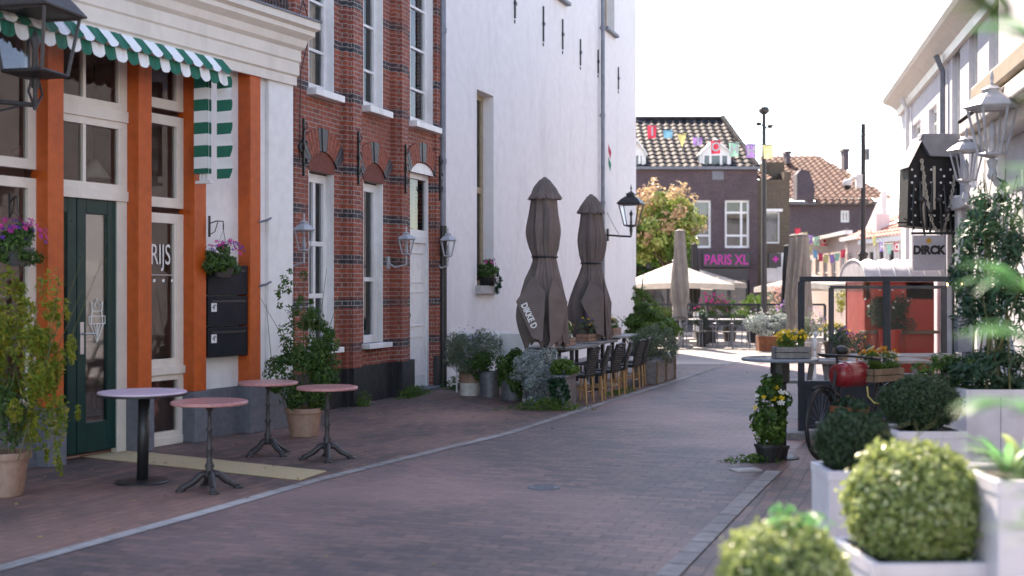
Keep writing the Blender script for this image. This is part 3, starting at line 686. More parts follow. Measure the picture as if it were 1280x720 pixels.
# ================================================================== BRICK HOUSE
B = Frame(-1.477, 18.46, .3447, -1)
bands = [(.79 + .6 * k - .062, .79 + .6 * k + .062) for k in range(5)] + [(z - .062, z + .062) for z in (4.17, 4.83, 5.43, 6.03, 6.63, 7.23)]
M_brick = brickmat('banded_red_brick', (.40, .095, .05), (.23, .055, .038), (.38, .33, .30), .2, .062, bands)
M_archbrick = brickmat('arch_red_brick', (.27, .07, .045), (.20, .055, .04), (.28, .24, .22), .062, .2)
house = B.thing('brick_house', 'narrow red brick house with dark brick bands, arched openings and white windows', 'house')
hl, hr = B.u(368), B.u(547)
bu = lambda px: B.u(px, -.1)
HH = 11.4
d0 = B.Y(411, -.1)
def span(p0, p1): return bu(p0), bu(p1)
w1 = span(377, 409); w2 = span(446, 471); w3 = span(505, 534)
zl1 = B.z(395, 208, -.1), .80; zl2 = B.z(458, 222, -.1), B.z(458, 434, -.1)
ops = [(w1[0], w1[1], .80, 3.10), (w2[0], w2[1], .80, 3.10), (w3[0], w3[1], .0, 3.38),
       (w1[0], w1[1], 4.13, 6.6), (w2[0], w2[1], 4.13, 6.6), (w3[0], w3[1], 4.13, 6.6),
       (w1[0], w1[1], 7.8, 9.8), (w2[0], w2[1], 7.8, 9.8), (w3[0], w3[1], 7.8, 9.8)]
g = G(); wall(g, hl, hr, .0, HH, 0, .16, ops)
g.add([(hl, 0, 0), (hl, 5, 0), (hl, 5, HH), (hl, 0, HH)], [(0, 1, 2, 3)]); g.add([(hr, 0, 0), (hr, 5, 0), (hr, 5, HH), (hr, 0, HH)], [(0, 1, 2, 3)]); g.box(hl, hr, .05, 5, HH, HH + .05)
g.box(hl, hr, 4.9, 5, 0, HH)
build('wall', g, M_brick, house)
g = G(); g.box(hl + .02, hr - .02, .6, .7, 0, HH); build('interior_wall', g, M_dark_room, house)
# stepped pilasters between the bays
pl = [(bu(417) , bu(443)), (bu(478), bu(501))]
for a, b in [((w1[1] + w2[0]) / 2 - .22, (w1[1] + w2[0]) / 2 + .22), ((w2[1] + w3[0]) / 2 - .2, (w2[1] + w3[0]) / 2 + .2)]:
    g = G(); g.box(a, b, -.07, 0, .0, HH); g.box(a + .09, b - .09, -.13, -.07, .0, HH); build('pilaster', g, M_brick, house)
g = G(); g.box(hr - .16, hr, -.05, 0, 0, HH); build('pilaster', g, M_brick, house)
g = G(); M_tar = pm('black_tarred_plinth', (.02, .02, .024), .55, .2, 14, .01, dirt=(.06, .055, .05))
g.box(hl, (w1[1] + w2[0]) / 2 - .22, -.015, 0, 0, .52); a = (w1[1] + w2[0]) / 2; c = (w2[1] + w3[0]) / 2
g.box(a - .235, a + .235, -.085, 0, 0, .52); g.box(a - .14, a + .14, -.145, -.085, 0, .52); g.box(a + .235, c - .215, -.015, 0, 0, .52)
build('plinth', g, M_tar, house); g = G(); g.box(w3[1] + .01, hr, -.065, 0, 0, .52); build('plinth', g, M_tar, house); g = G(); g.box(hl, hl + .01, -.016, 0, 0, .5); g = G(); g.box(c - .215, w3[0] - .01, -.085, 0, 0, .52); g.box(c - .125, c + .125, -.145, -.085, 0, .52); build('plinth', g, M_tar, house)
def jamb(a, b, z0, z1):
    for q in ((a + .001, a + .02), (b - .02, b - .001)): g = G(); g.box(q[0], q[1], .003, .10, z0, z1 - .002); build('window_jamb', g, M_white, house)
for i, (a, b) in enumerate((w1, w2)):
    window(house, a, b, .82, 3.08, .1, 1, M_white, .11, vs=(.5,) if i == 0 else (), hs=(.30, .60) if i == 0 else (.40,), back=(M_curtain, .99), name='window', thin=.06); jamb(a, b, .82, 3.1)
    sill(house, a, b, .82, 0, -1, d=.13)
for a, b in (w1, w2, w3):
    window(house, a, b, 4.15, 6.6, .1, 1, M_white, .10, hs=(.22, .48, .74), back=(M_curtain, .99), name='window'); jamb(a, b, 4.15, 6.6)
    window(house, a, b, 7.8, 9.8, .1, 1, M_white, .085, hs=(.5,), name='window')
    sill(house, a, b, 4.14, 0, -1, d=.14, h=.09)
# front door with arched fanlight
def arch_ring(xc, hw, zs, rise, th, y0, y1, mat, nm, T, key=True, n=15):
    """voussoirs of a segmental arch springing at zs, rising by rise, ring thickness th"""
    rad = (hw * hw + rise * rise) / (2 * rise); zc = zs + rise - rad; am = math.asin(min(1, hw / rad)); go = G(); gd = G()
    for k in range(n):
        t0 = -am * 1.08 + 2.16 * am * k / n; t1 = -am * 1.08 + 2.16 * am * (k + .88) / n
        def p(t, r_): return (xc + r_ * math.sin(t), zc + r_ * math.cos(t))
        poly = [p(t0, rad), p(t1, rad), p(t1, rad + th), p(t0, rad + th)]
        tgt = gd if (key and (k in (0, 1, n - 2, n - 1, n // 2 - 1, n // 2, n // 2 + 1) )) else go
        dy = -.01 * (k == n // 2); tgt.prism(poly[::-1], y0 + dy, y1, 'y')
    a_ = build(nm, go, mat, T); 
    if gd.n: build('keystone', gd, pm('dark_glazed_brick', (.045, .045, .055), .5, .2, 20, .004), a_)
    return a_
M_vous = pm('red_voussoir_brick', (.33, .09, .055), .8, .25, 25, .01)
for i, (a, b) in enumerate((w1, w2, w3)):
    zs = 3.20 if i < 2 else 3.385
    arch_ring((a + b) / 2, (b - a) / 2 + .03, zs, .17, .30, -.03, .0, M_vous, 'arch', house)
    if True:
        xc = (a + b) / 2; hw = (b - a) / 2; pts = [(a, zs - .10 + (.09 if i == 2 else 0)), (b, zs - .10 + (.09 if i == 2 else 0))] + [(xc + hw * math.cos(R(t)), zs - .01 + .16 * math.sin(R(t))) for t in range(0, 181, 20)]
        g = G(); g.prism([(x, z) for x, z in pts], -.006, -.001, 'y'); build('tympanum', g, M_white if i == 2 else pm('plain_dark_red_brick', (.20, .055, .038), .85, .2, 30, .01), house)
a, b = w3
window(house, a, b, 2.42, 3.38, .08, 1, M_white, .085, back=(M_curtain, .9), name='fanlight')
gd = G(); gd.box(a, a + .085, .07, .15, .03, 2.42); gd.box(b - .085, b, .07, .15, .03, 2.42); gd.box(a, b, .07, .15, 2.30, 2.42); build('door_frame', gd, M_white, house, bevel=.005)
gd = G(); gd.box(a + .09, b - .09, .10, .15, .06, 2.30); dr = build('front_door', gd, M_white, house, bevel=.004)
gd = G(); x0, x1 = a + .17, b - .17
for z0, z1 in ((.22, .85), (1.0, 1.55), (1.68, 2.16)):
    for q in ((x0, x1, z0, z0 + .025), (x0, x1, z1 - .025, z1), (x0, x0 + .025, z0, z1), (x1 - .025, x1, z0, z1)): gd.box(q[0], q[1], .088, .1, q[2], q[3])
build('panel_moulding', gd, M_white, dr, bevel=.003)
gd = G(); gd.lathe([(.001, -.0), (.028, .0), (.03, .02), (.012, .03), (.012, .05)], 14); me = gd.mesh('door_knob'); me.transform(Matrix.Translation((a + .14, .06, 1.18)) @ Matrix.Rotation(R(-90), 4, 'X')); build('door_knob', me, M_black, dr, smooth=True)
gd = G(); gd.box(a - .03, b + .03, -.12, .12, 0, .05); build('doorstep', gd, M_stone, house, bevel=.008)
def anchor(T, x, y, z0, z1, out=-1, n='wall_anchor', r=.014, fancy=True):
    g = G(); g.box(x - r, x + r, y, y + out * .03, z0, z1); zm = (z0 + z1) / 2
    g.box(x - r * 2.2, x + r * 2.2, y, y + out * .045, zm - .03, zm + .03)
    if fancy:
        for zz in (z0 + (z1 - z0) * .2, z0 + (z1 - z0) * .5, z0 + (z1 - z0) * .8):
            for s in (-1, 1): g.tube([(x, y + out * .03, zz), (x + s * .04, y + out * .04, zz + .03), (x + s * .045, y + out * .04, zz + .07), (x + s * .02, y + out * .035, zz + .08)], .008, 5)
    else:
        g.prism([(x - r, z0 - .03), (x + r, z0 - .03), (x, z0 - .1)], min(y, y + out * .02), max(y, y + out * .02), 'y')
    return build(n, g, M_black, T)
for xx in (hl + .12, (w1[1] + w2[0]) / 2, (w2[1] + w3[0]) / 2, hr - .05): anchor(house, xx, -.13 if abs(xx - hl - .12) > .1 and abs(xx - hr + .05) > .1 else -.05, 3.0, 3.72)

# ================================================================== WHITE BUILDING
white = B.thing('white_building', 'tall white plastered building with iron wall anchors and a deep narrow window', 'building')
x0 = hr + .10; x1 = B.u(795); WH = 13.5; xm = B.u(757)
wx0, wx1 = B.u(596), B.u(617)
wz0, wz1 = B.z(600, 357), B.z(598, 112)
tw0, tw1 = B.u(755), B.u(768); tz = B.z(768, 44)
vw0, vw1 = B.u(690), B.u(707)
ops = [(wx0, wx1, wz0, wz1), (tw0, tw1, tz, tz + 2.2), (vw0, vw1, B.z(700, -2), B.z(700, -2) + 2)]
WOFF = 0
g = G(); wall(g, x0, x1, 0, WH, 0, .30, ops); g.add([(x1, 0, 0), (x1, 9, 0), (x1, 9, WH), (x1, 0, WH)], [(0, 1, 2, 3)]); g.add([(x0, 0, 0), (x0, 9, 0), (x0, 9, WH), (x0, 0, WH)], [(0, 1, 2, 3)])
g.box(x0, x1, .05, 9, WH, WH + .1); g.box(x0, x1, 8.9, 9, 0, WH); build('wall', g, M_plaster, white)
g = G(); g.box(x0 + .02, x1 - .02, .7, .8, .1, WH - .1); build('interior_wall', g, M_dark_room, white)
g = G(); g.prism([(.1, WH + .1), (8.9, WH + .1), (6.5, 16.3), (1.4, 16.3)], x0 + 4.2, x1 - .1, 'x'); build('roof', g, M_roofdark, white)  # unseen upper volume, added to keep sun off the farther right planters
M_tan = pm('tan_window_paint', (.38, .30, .20), .5, .08, 8, .003)
window(white, wx0, wx1, wz0, wz1, .20, 1, M_tan, .10, hs=(.50,), thin=.11, name='window')
g = G(); g.box(wx0 - .06, wx1 + .06, -.10, .02, wz0 - .15, wz0); build('window_sill', g, M_concrete, white, bevel=.01)
window(white, tw0, tw1, tz, tz + 2.2, .2, 1, M_tan, .08, name='window'); sill(white, tw0, tw1, tz, 0, -1, M_lead, d=.12)
window(white, vw0, vw1, ops[2][2], ops[2][3], .2, 1, M_tan, .08, name='window'); sill(white, vw0, vw1, ops[2][2], 0, -1, M_lead, d=.12)
for px, y0, y1 in ((643, -14, 23), (678.6, 8, 52), (702.7, 24, 62), (725, 49, 82), (747, 62, 92), (772.5, 84, 112)):
    anchor(white, B.u(px), 0, B.z(px, y1), B.z(px, y0), fancy=False, r=.018)

def drain_pipe(label, x, off, z0, z1, r, mat, boot=None):
    T = B.thing('drain_pipe', label, 'drain pipe', x, off)
    g = G(); g.tube([(0, 0, z0), (0, 0, z1)], r, 14)
    build('pipe', g, mat, T, smooth=False)
    z = z0 + 1.5
    while z < z1:
        g = G(); g.tube([(0, 0, z), (0, 0, z + .08)], r + .012, 14); g.box(-.012, .012, 0, off, z + .03, z + .05); build('pipe_clamp', g, mat, T); z += 2.1
    if boot: g = G(); g.tube([(0, 0, 0), (0, 0, boot)], r + .014, 14); build('pipe_boot', g, M_black, T)
    return T
drain_pipe('grey zinc drain pipe with black lower boot at the corner of the brick house', hr + .05, .07, 0, 11, .052, M_pipe, 2.6)
drain_pipe('grey zinc drain pipe running up the white wall behind the brown parasols', B.u(749), .09, 0, 13, .05, M_pipe)

# basket on the deep window's sill
T = B.thing('window_box', 'dark pot of pink geraniums on the stone sill of the white wall', 'potted plant', (wx0 + wx1) / 2 + .05, .02, wz0)
g = G(); g.lathe([(.10, 0), (.13, .0), (.16, .22), (.15, .24), (.001, .2)], 18); build('pot', g, M_black, T, smooth=True)
foliage(T, 'leaf_mass', LF_mid, 900, (0, -.03, .27), (.26, .2, .20), .05, .6, 3); foliage(T, 'leaf_mass', LF_dark, 300, (.2, -.12, .08), (.1, .08, .22), .045, .5, 4)
flowers(T, 'blossom', F_pink, 12, (-.03, -.03, .38), (.16, .14, .12), .06, 2)

# ------------------------------------------------------------------ lanterns
def lantern_body(T, c, wt, wb, h, sides, metal, glass, roofh, fin=True, bulb=True, solid=False):
    """tapered glazed body whose top ring is wt wide at z=c.z+h; roof and finial above"""
    cx, cy, cz = c; rt, rb = wt / 2 / math.cos(math.pi / sides), wb / 2 / math.cos(math.pi / sides); ro = math.pi / sides
    g = G(); cor = lambda r_, k, z: (cx + r_ * math.cos(ro + 2 * math.pi * k / sides), cy + r_ * math.sin(ro + 2 * math.pi * k / sides), cz + z)
    t = wt * .032
    for k in range(sides):
        g.tube([cor(rb, k, 0), cor(rt, k, h)], t, 5); g.tube([cor(rb, k, 0), cor(rb, k + 1, 0)], t, 5); g.tube([cor(rt, k, h), cor(rt, k + 1, h)], t * 1.3, 5)
    g.lathe([(rb * .4, -.08 * wt), (rb * 1.02, -.0), (rb * .9, .015), (.001, .015)], sides, (cx, cy, cz), ro)
    fr = build('lantern_frame', g, metal, T)
    g = G()
    for k in range(sides):
        g.add([cor(rb * .97, k, .01), cor(rb * .97, k + 1, .01), cor(rt * .97, k + 1, h), cor(rt * .97, k, h)], [(0, 1, 2, 3)])
    build('lantern_glass', g, glass, fr)
    g = G(); ov = rt * 1.16
    g.lathe([(ov, h), (ov * 1.02, h + .03 * wt), (ov * .72, h + roofh * .45), (ov * .42, h + roofh * .72), (ov * .34, h + roofh * .74), (ov * .34, h + roofh * .9), (ov * .42, h + roofh * .92), (ov * .12, h + roofh * 1.15), (.001, h + roofh * 1.16)], sides, c, ro)
    rf = build('lantern_roof', g, metal, T)
    if fin:
        g = G(); z = h + roofh * 1.1; g.lathe([(.012, z), (.03 * wt * 2, z + .04 * wt), (.01, z + .1 * wt), (.05 * wt, z + .2 * wt), (.012, z + .3 * wt), (.001, z + .42 * wt)], 10, c); build('finial', g, metal, rf, smooth=True)
    if bulb:
        g = G(); g.lathe([(.02, .02), (.03, .05), (.022, .4 * h), (.045 * wt * 2, .55 * h), (.001, .75 * h)], 10, c); build('lamp_holder', g, metal, fr, smooth=True)
    return fr
# big lantern on the shop corner, upper left
T = thing('street_lantern', 'large black four sided lantern on a bracket beside the striped awning', 'lantern', W(44, 92, 9.9), S.rz + .25)
lantern_body(T, (0, 0, 0), .50, .36, .50, 4, M_castiron, M_glassclear, .30)
g = G(); g.tube([(0, 0, -.03), (0, 0, -.12)], .03, 8); g.tube([(-.04, 0, -.03), (-.09, 0, -.16), (-.02, 0, -.26)], .012, 6); g.tube([(.04, 0, -.03), (.10, 0, -.16), (.02, 0, -.26)], .012, 6)
g.tube([(0, 0, -.12), (0, 0, -.3)], .018, 8); g.tube([(0, 0, -.26), (-.2, .25, -.25), (-.45, .62, -.23)], .02, 8); g.tube([(-.05, .05, -.26), (-.2, .25, -.34), (-.42, .6, -.42)], .01, 6); build('bracket', g, M_castiron, T)
# white lanterns on the brick house and on the white wall
def small_lantern(label, px, py0, py1, off, group):
    p = B.w(B.u(px, off), off, 0); s = K / p.y; ztop = 1.6 - (py0 - 360) / s; zbot = 1.6 - (py1 - 360) / s; h = (ztop - zbot)
    T = thing('wall_lantern', label, 'lantern', (p.x, p.y, zbot), B.rz, group)
    wd = .22; lantern_body(T, (0, 0, .05), wd, wd * .55, h * .50, 6, M_lanternwhite, M_glassclear, h * .22)
    g = G(); g.tube([(0, 0, .03), (0, 0, -.10), (0, off * .6, -.14), (0, off - .02, -.08)], .014, 8); g.box(-.03, .03, off - .03, off - .0, -.16, .02); build('bracket', g, M_lanternwhite, T)
    return T
small_lantern('white lantern mounted on the left bay of the brick house behind the bushy pot', 380, 268, 318, .26, 'white wall lanterns')
small_lantern('white lantern mounted on the brick pilaster left of the white front door', 508, 285, 322, .30, 'white wall lanterns')
small_lantern('white lantern mounted on the white plaster wall beside the drain pipe', 560, 285, 324, .20, 'white wall lanterns')
# black lantern on long arm on white wall
uL = B.u(758); p = B.w(uL, .62, 0); pxl = 640 + K * p.x / p.y; s = K / p.y
T = thing('wall_lantern', 'tall black lantern on a long arm at the far end of the white wall', 'lantern', (p.x, p.y, 1.6 - (283 - 360) / s), B.rz)
lantern_body(T, (0, 0, .02), .50, .28, .52, 4, M_black, M_glassclear, .26)
g = G(); g.tube([(0, 0, 0), (0, 0, -.22)], .03, 8); g.tube([(-.1, 0, .0), (-.13, 0, -.1), (0, 0, -.25)], .012, 6); g.tube([(.1, 0, .0), (.13, 0, -.1), (0, 0, -.25)], .012, 6); g.tube([(0, 0, -.25), (0, .3, -.23), (0, .62, -.2)], .024, 8); g.tube([(0, .3, -.2), (0, .45, .05), (0, .6, .35)], .006, 5); g.box(-.04, .04, .56, .6, -.35, -.05); build('bracket', g, M_black, T)

# ================================================================== FAR BUILDINGS
PB = 52.0
M_purp = brickmat('purple_brown_brick', (.125, .078, .088), (.095, .062, .074), (.15, .125, .13), .24, .075)
M_ochre = brickmat('yellow_brown_brick', (.15, .11, .075), (.12, .085, .06), (.13, .11, .09), .24, .075)
M_grape = brickmat('dark_mauve_brick', (.13, .095, .11), (.11, .08, .095), (.15, .12, .13), .24, .075)
M_palepink = pm('pale_pink_render', (.62, .47, .42), .85, .05, 4, .01)
M_palewhite = pm('pale_render', (.66, .62, .60), .85, .05, 4, .01)
def X(px, Y): return (px - 640) * Y / K
def Z(py, Y): return 1.6 - (py - 360) * Y / K
# shop with magenta lettering (front faces the camera)
T = thing('brick_shop_building', 'purple brick shop building with dark tiled roof, white dormers and magenta lettering', 'shop', (X(870, PB), PB, 0))
lx = lambda px: X(px, PB) - X(870, PB); lz = lambda py: Z(py, PB)
eave = lz(212); xa, xb = lx(700), lx(947)
wins = [(lx(866), lx(889), lz(310), lz(250)), (lx(906), lx(937), lz(310), lz(250)), (lx(800), lx(822), lz(310), lz(250)), (lx(835), lx(856), lz(310), lz(250)), (lx(890), lx(904.5), lz(225), lz(213.5))]
shopo = [(lx(800), lx(935), 0, lz(336)),]
g = G(); wall(g, xa, xb, 0, eave, 0, .25, wins + shopo); g.add([(xb, 0, 0), (xb, 9, 0), (xb, 9, eave), (xb, 0, eave)], [(0, 1, 2, 3)]); build('wall', g, M_purp, T)
g = G(); g.box(xa + .1, xb - .1, .6, .8, 0, eave - .1); g.box(lx(800), lx(935), .3, .5, 0, lz(336)); build('interior_wall', g, M_dark_room, T)
window(T, *wins[1], .1, 1, M_white, .10, vs=(.68,), hs=(.26, .74), name='window', thin=.09, back=None)
window(T, *wins[0], .1, 1, M_white, .10, hs=(.26,), name='window', thin=.08, back=(M_curtain, .99))
for q in wins[2:4]: window(T, *q, .1, 1, M_white, .10, hs=(.26,), name='window', thin=.08)
g = G(); q = wins[4]; g.box(q[0], q[1], -.02, .2, q[2], q[3]); build('roof_hatch', g, M_lead, T, bevel=.02)
g = G(); g.box(xa, xb + .05, -.18, .05, eave, eave + .12); build('gutter', g, M_lead, T)
g = G(); g.box(lx(878), lx(937), -.12, -.0, lz(334), lz(316)); sb = build('sign_board', g, M_dark, T, bevel=.01)
text('lettering', 'PARIS XL', .60, ((lx(880) + lx(934)) / 2, -.125, lz(325.3)), M_pinktext, sb, depth=.01, bold=.012, sx=.80)
g = G(); g.box(lx(958), lx(973), -.55, -.45, lz(334), lz(317)); s2 = build('hanging_sign', g, M_dark, T); text('lettering', '+', .5, (lx(966), -.56, lz(325)), M_pinktext, s2, bold=.02)
g = G(); g.box(lx(958), lx(962), -.5, 0, lz(320), lz(319)); build('sign_bracket', g, M_black, s2)
g = G(); g.box(lx(800), lx(935), -.03, .05, lz(350), lz(336)); build('shop_fascia', g, M_dark, T)
for px in (836, 868, 893, 912, 935): g = G(); g.box(lx(px) - .06, lx(px) + .06, .0, .12, 0, lz(350)); build('shopfront_post', g, M_dark, T)
g = G(); g.add([(lx(800), .08, .4), (lx(935), .08, .4), (lx(935), .08, lz(350)), (lx(800), .08, lz(350))], [(0, 1, 2, 3)]); build('shopfront_glass', g, M_glass, T)
# main roof
ry = 5.0; rz_ = Z(150, PB + ry); xr = X(903, PB + ry) - X(870, PB)
tile_roof('roof', T, (xa, 0, eave + .1), (xb, 0, eave + .1), (xa, ry, rz_), (xr, ry, rz_), M_roofdark, .34, .42, .055)
g = G(); g.add([(xb, 0, eave), (xb, 10, eave), (xr, ry, rz_)], [(0, 1, 2)]); g.add([(xa, 10, eave), (xb, 10, eave), (xr, ry, rz_), (xa, ry, rz_)], [(0, 1, 2, 3)]); build('roof_back', g, M_roofdark, T)
g = G(); n = 16
for k in range(n):
    t = k / n; p = Vector((xb, 0, eave)).lerp(Vector((xr, ry, rz_)), t); q = Vector((xb, 0, eave)).lerp(Vector((xr, ry, rz_)), t + .85 / n); g.tube([p + Vector((0, 0, .12)), q + Vector((0, 0, .16))], .12, 8)
g.tube([(xa, ry, rz_ + .06), (xr, ry, rz_ + .06)], .12, 8); build('ridge_tiles', g, M_roofdark, T)
def dormer(T, x0, x1, z0, zt, y0, y1, apex):
    g = G(); xm = (x0 + x1) / 2; g.prism([(x0, z0), (x1, z0), (x1, zt), (x0, zt)], y0, y1, 'y'); d = build('dormer', g, M_white, T)
    g = G(); g.prism([(x0 - .08, zt - .06), (x0, zt - .12), (x0, zt), (xm, apex - .14), (x1, zt), (x1, zt - .12), (x1 + .08, zt - .06), (xm, apex)], y0 - .18, y1, 'y'); build('dormer_roof', g, M_white, d)
    g = G(); g.prism([(x0, zt), (x1, zt), (xm, apex - .14)], y0, y0 + .05, 'y'); build('dormer_gable', g, M_white, d)
    w_ = window(d, x0 + .1, x1 - .1, z0 + .12, zt - .02, y0 - .08, 1, M_white, .08, vs=(.3, .7), glass=M_darkglass, thin=.1, name='dormer_window')
dormer(T, lx(876), lx(915), lz(212) + .02, lz(191), .25, 3.2, lz(172)); dormer(T, lx(785), lx(808), lz(212) + .02, lz(191), .25, 3.2, lz(172))
# bluish dormer side / rear lump at the right end
g = G(); g.box(lx(922), lx(945), 3.0, 6, lz(212), lz(192)); build('rear_extension', g, M_lead, T)
# yellow-brown brick section
T = thing('brick_annex', 'small yellow brown brick building with one curtained window behind the tall lamp post', 'building', (X(968, PB), PB + .3, 0))
lx2 = lambda px: X(px, PB) - X(968, PB); xa, xb = lx2(947.5), lx2(989); et = lz(224)
wn = (lx2(958), lx2(977), lz(304), lz(264)); op2 = (lx2(958), lx2(985), 0, lz(352))
g = G(); wall(g, xa, xb, 0, et, 0, .25, [wn, op2]); g.add([(xb, 0, 0), (xb, 8, 0), (xb, 8, et), (xb, 0, et)], [(0, 1, 2, 3)]); build('wall', g, M_ochre, T)
g = G(); g.box(xa + .05, xb - .1, .6, .8, 0, et - .05); build('interior_wall', g, M_dark_room, T)
window(T, *wn, .1, 1, M_white, .07, glass=M_glass, back=(M_curtain, .99)); g = G(); g.box(wn[0] - .1, wn[1] + .1, -.06, .05, wn[3], wn[3] + .12); build('lintel', g, M_white, T)
window(T, *op2, .1, 1, M_white, .09, hs=(.82,), name='shop_window'); g = G(); g.box(lx2(973), lx2(986), -.06, .02, lz(352), lz(316)); g.box(lx2(960), lx2(986), -.04, .02, lz(352), lz(335)); build('white_fascia', g, M_white, T)
tile_roof('roof', T, (xa - 1.2, 0.2, et), (xb - .6, .2, et), (xa - 1.2, 3, lz(195)), (xa + .15, 3, lz(195)), M_roofred, .36, .42, .09)
g = G(); g.box(xb - .25, xb + .05, -.05, 7, et, et + .35); g.box(xb - .9, xb + .05, 1.2, 2.0, et, et + .9); build('parapet', g, M_ochre, T)
# large red roofed house behind
YB = 64.0
def LX(px, c): return X(px, YB) - X(c, YB)
T = thing('red_roofed_house', 'big house with steep old red tile roof and mauve brick wall beyond the lamp posts', 'house', (X(1040, YB), YB, 0))
f = lambda px: LX(px, 1040); z = lambda py: Z(py, YB)
wn = (f(1051), f(1062), z(278), z(263))
g = G(); wall(g, f(975), f(1100), 0, z(253), 0, .2, [wn]); g.add([(f(1100), 0, 0), (f(1100), 9, 0), (f(1100), 9, z(253)), (f(1100), 0, z(253))], [(0, 1, 2, 3)]); build('wall', g, M_grape, T)
window(T, *wn, .06, 1, M_white, .12, vs=(.5,), thin=.1, glass=M_darkglass)
g = G(); g.box(f(975), f(1100), -.25, .1, z(256), z(252)); build('gutter', g, M_lead, T)
tile_roof('roof', T, (f(970), 0, z(252)), (f(1118), 0, z(250)), (f(987) , 8, Z(196, YB + 8)), (f(1074) - .2, 8, Z(196, YB + 8)), M_roofred, .36, .5, .10)
tile_roof('lower_roof', T, (f(1018), -.5, z(256)), (f(1092), -.5, z(256)), (f(1018), .2, z(248)), (f(1092), .2, z(248)), M_roofred, .36, .5, .10)
for (p0, p1, y0, y1, dd) in ((983, 988, 205, 192, 6), (1055, 1061, 212, 189, 6), (1010, 1017, 254, 240, -.3)):
    YY = YB + dd; g = G(); g.box(X(p0, YY) - X(1040, YB), X(p1, YY) - X(1040, YB), dd, dd + .7, Z(y0, YY), Z(y1, YY)); g.box(X(p0, YY) - X(1040, YB) - .06, X(p1, YY) - X(1040, YB) + .06, dd - .06, dd + .76, Z(y1, YY), Z(y1, YY) + .15); build('chimney', g, M_grape, T)
g = G(); g.prism([(f(985), z(253)), (f(1006), z(253)), (f(1006), z(235)), (f(1000), z(218)), (f(990), z(216)), (f(985), z(222))], -2.0, -1.2, 'y'); build('gable_wall', g, M_grape, T)
# pale row facing left: facade runs from far to near at the right side
def side_house(name, label, PF, PN, ztop, mat, wins, roof=None, wmat=M_darkglass):
    """facade from far point PF to near point PN (both (px,Y)); windows (t0,t1,z0,z1)"""
    a = Vector((X(*PF), PF[1], 0)); b = Vector((X(*PN), PN[1], 0)); d = (b - a); Ln = d.length; rz = math.atan2(d.y, d.x)
    T = thing(name, label, 'house', tuple(a), rz); ops = [(t0 * Ln, t1 * Ln, z0, z1) for t0, t1, z0, z1 in wins]
    g = G(); wall(g, 0, Ln, 0, ztop, 0, .15, ops)
    g.add([(0, 0, 0), (0, 6, 0), (0, 6, ztop), (0, 0, ztop)], [(0, 1, 2, 3)]); g.add([(Ln, 0, 0), (Ln, 6, 0), (Ln, 6, ztop), (Ln, 0, ztop)], [(0, 1, 2, 3)]); build('wall', g, mat, T)
    g = G(); g.box(.05, Ln - .05, .5, .6, 0, ztop - .05); build('interior_wall', g, M_dark_room, T)
    for o in ops: window(T, *o, .06, 1, M_white, .09, vs=(.5,) if o[1] - o[0] > .7 else (), hs=(.35,), thin=.06)
    g = G(); g.box(-.1, Ln + .1, -.22, .1, ztop, ztop + .16); build('cornice', g, M_white, T)
    return T, Ln
T, Ln = side_house('pale_pink_house', 'long low pale pink house with a row of white windows beyond the closed parasols', (1008, 60), (1062, 50), Z(302, 58), M_palepink, [(.05 + k * .19, .05 + k * .19 + .11, 1.9, 3.05) for k in range(5)])
T, Ln = side_house('salmon_roofed_house', 'small pale house with a salmon tile roof and narrow windows left of the art panel', (1057, 49), (1080, 46), Z(302, 49), M_palepink, [(.08, .42, 1.8, 3.0), (.56, .92, 1.8, 3.0)])
g = G(); g.prism([(-.3, Z(302, 49)), (Ln + .3, Z(302, 49)), (Ln + .3, Z(240, 46)), (Ln * .35, Z(280, 47))], .6, .8, 'y'); build('gable', g, M_palewhite, T)
tile_roof('roof', T, (-.3, -.2, Z(301, 49)), (Ln + .5, -.2, Z(301, 49)), (Ln * .6, 2.6, Z(258, 48)), (Ln + 1.6, 2.6, Z(240, 48)), M_roofpink, .3, .4, .05)
T, Ln = side_house('tall_window_house', 'white house with four tall multi pane windows left of the grey sign', (1081, 44), (1136, 40), Z(303, 42), M_palewhite, [(.04 + k * .235, .04 + k * .235 + .17, 1.5, 3.0) for k in range(4)])
tile_roof('roof', T, (-.3, -.25, Z(303, 42) + .16), (Ln + .6, -.25, Z(303, 42) + .16), (.9, 3.2, Z(243, 42)), (Ln + .6, 3.2, Z(226, 42)), M_roofpink, .3, .4, .05)
g = G(); g.box(Ln * .55, Ln * .75, 1.0, 1.1, Z(285, 42), Z(276, 42)); build('skylight', g, M_darkglass, T)
g = G(); g.box(-.1, .35, .3, .8, Z(302, 44), Z(268, 44)); build('chimney', g, M_palewhite, T)

# ================================================================== RIGHT ROW
Rt = Frame(9.4, 29.0, .20, 1)
T = Rt.thing('corner_house', 'tall pale corner house with projecting cornice carrying the dark art panel', 'house')
ru = lambda px: Rt.u(px); rzf = lambda px, py: Rt.z(px, py)
rl = -17.3                           # near end
rw = [(ru(1151), ru(1140.5), Z(181, Rt.Y(1146)), Z(152, Rt.Y(1146))), (ru(1171), ru(1161), Z(172, Rt.Y(1166)), Z(133, Rt.Y(1166))), (ru(1200), ru(1190), 3.2, 5.9), (ru(1222), ru(1211), 3.2, 5.9), (ru(1250), ru(1236), 3.2, 5.9)]
gf = [(ru(1199), ru(1184), 0.2, 2.9), (ru(1222), ru(1203), .2, 2.9), (ru(1260), ru(1228), .2, 2.9)]
RH = 6.1
g = G(); wall(g, rl, 0, 0, RH, 0, -.2, rw + gf); g.add([(0, 0, 0), (0, -9, 0), (0, -9, RH), (0, 0, RH)], [(0, 1, 2, 3)]); g.box(rl, 0, -9, -.3, RH, RH + .02); build('wall', g, M_plaster2, T)
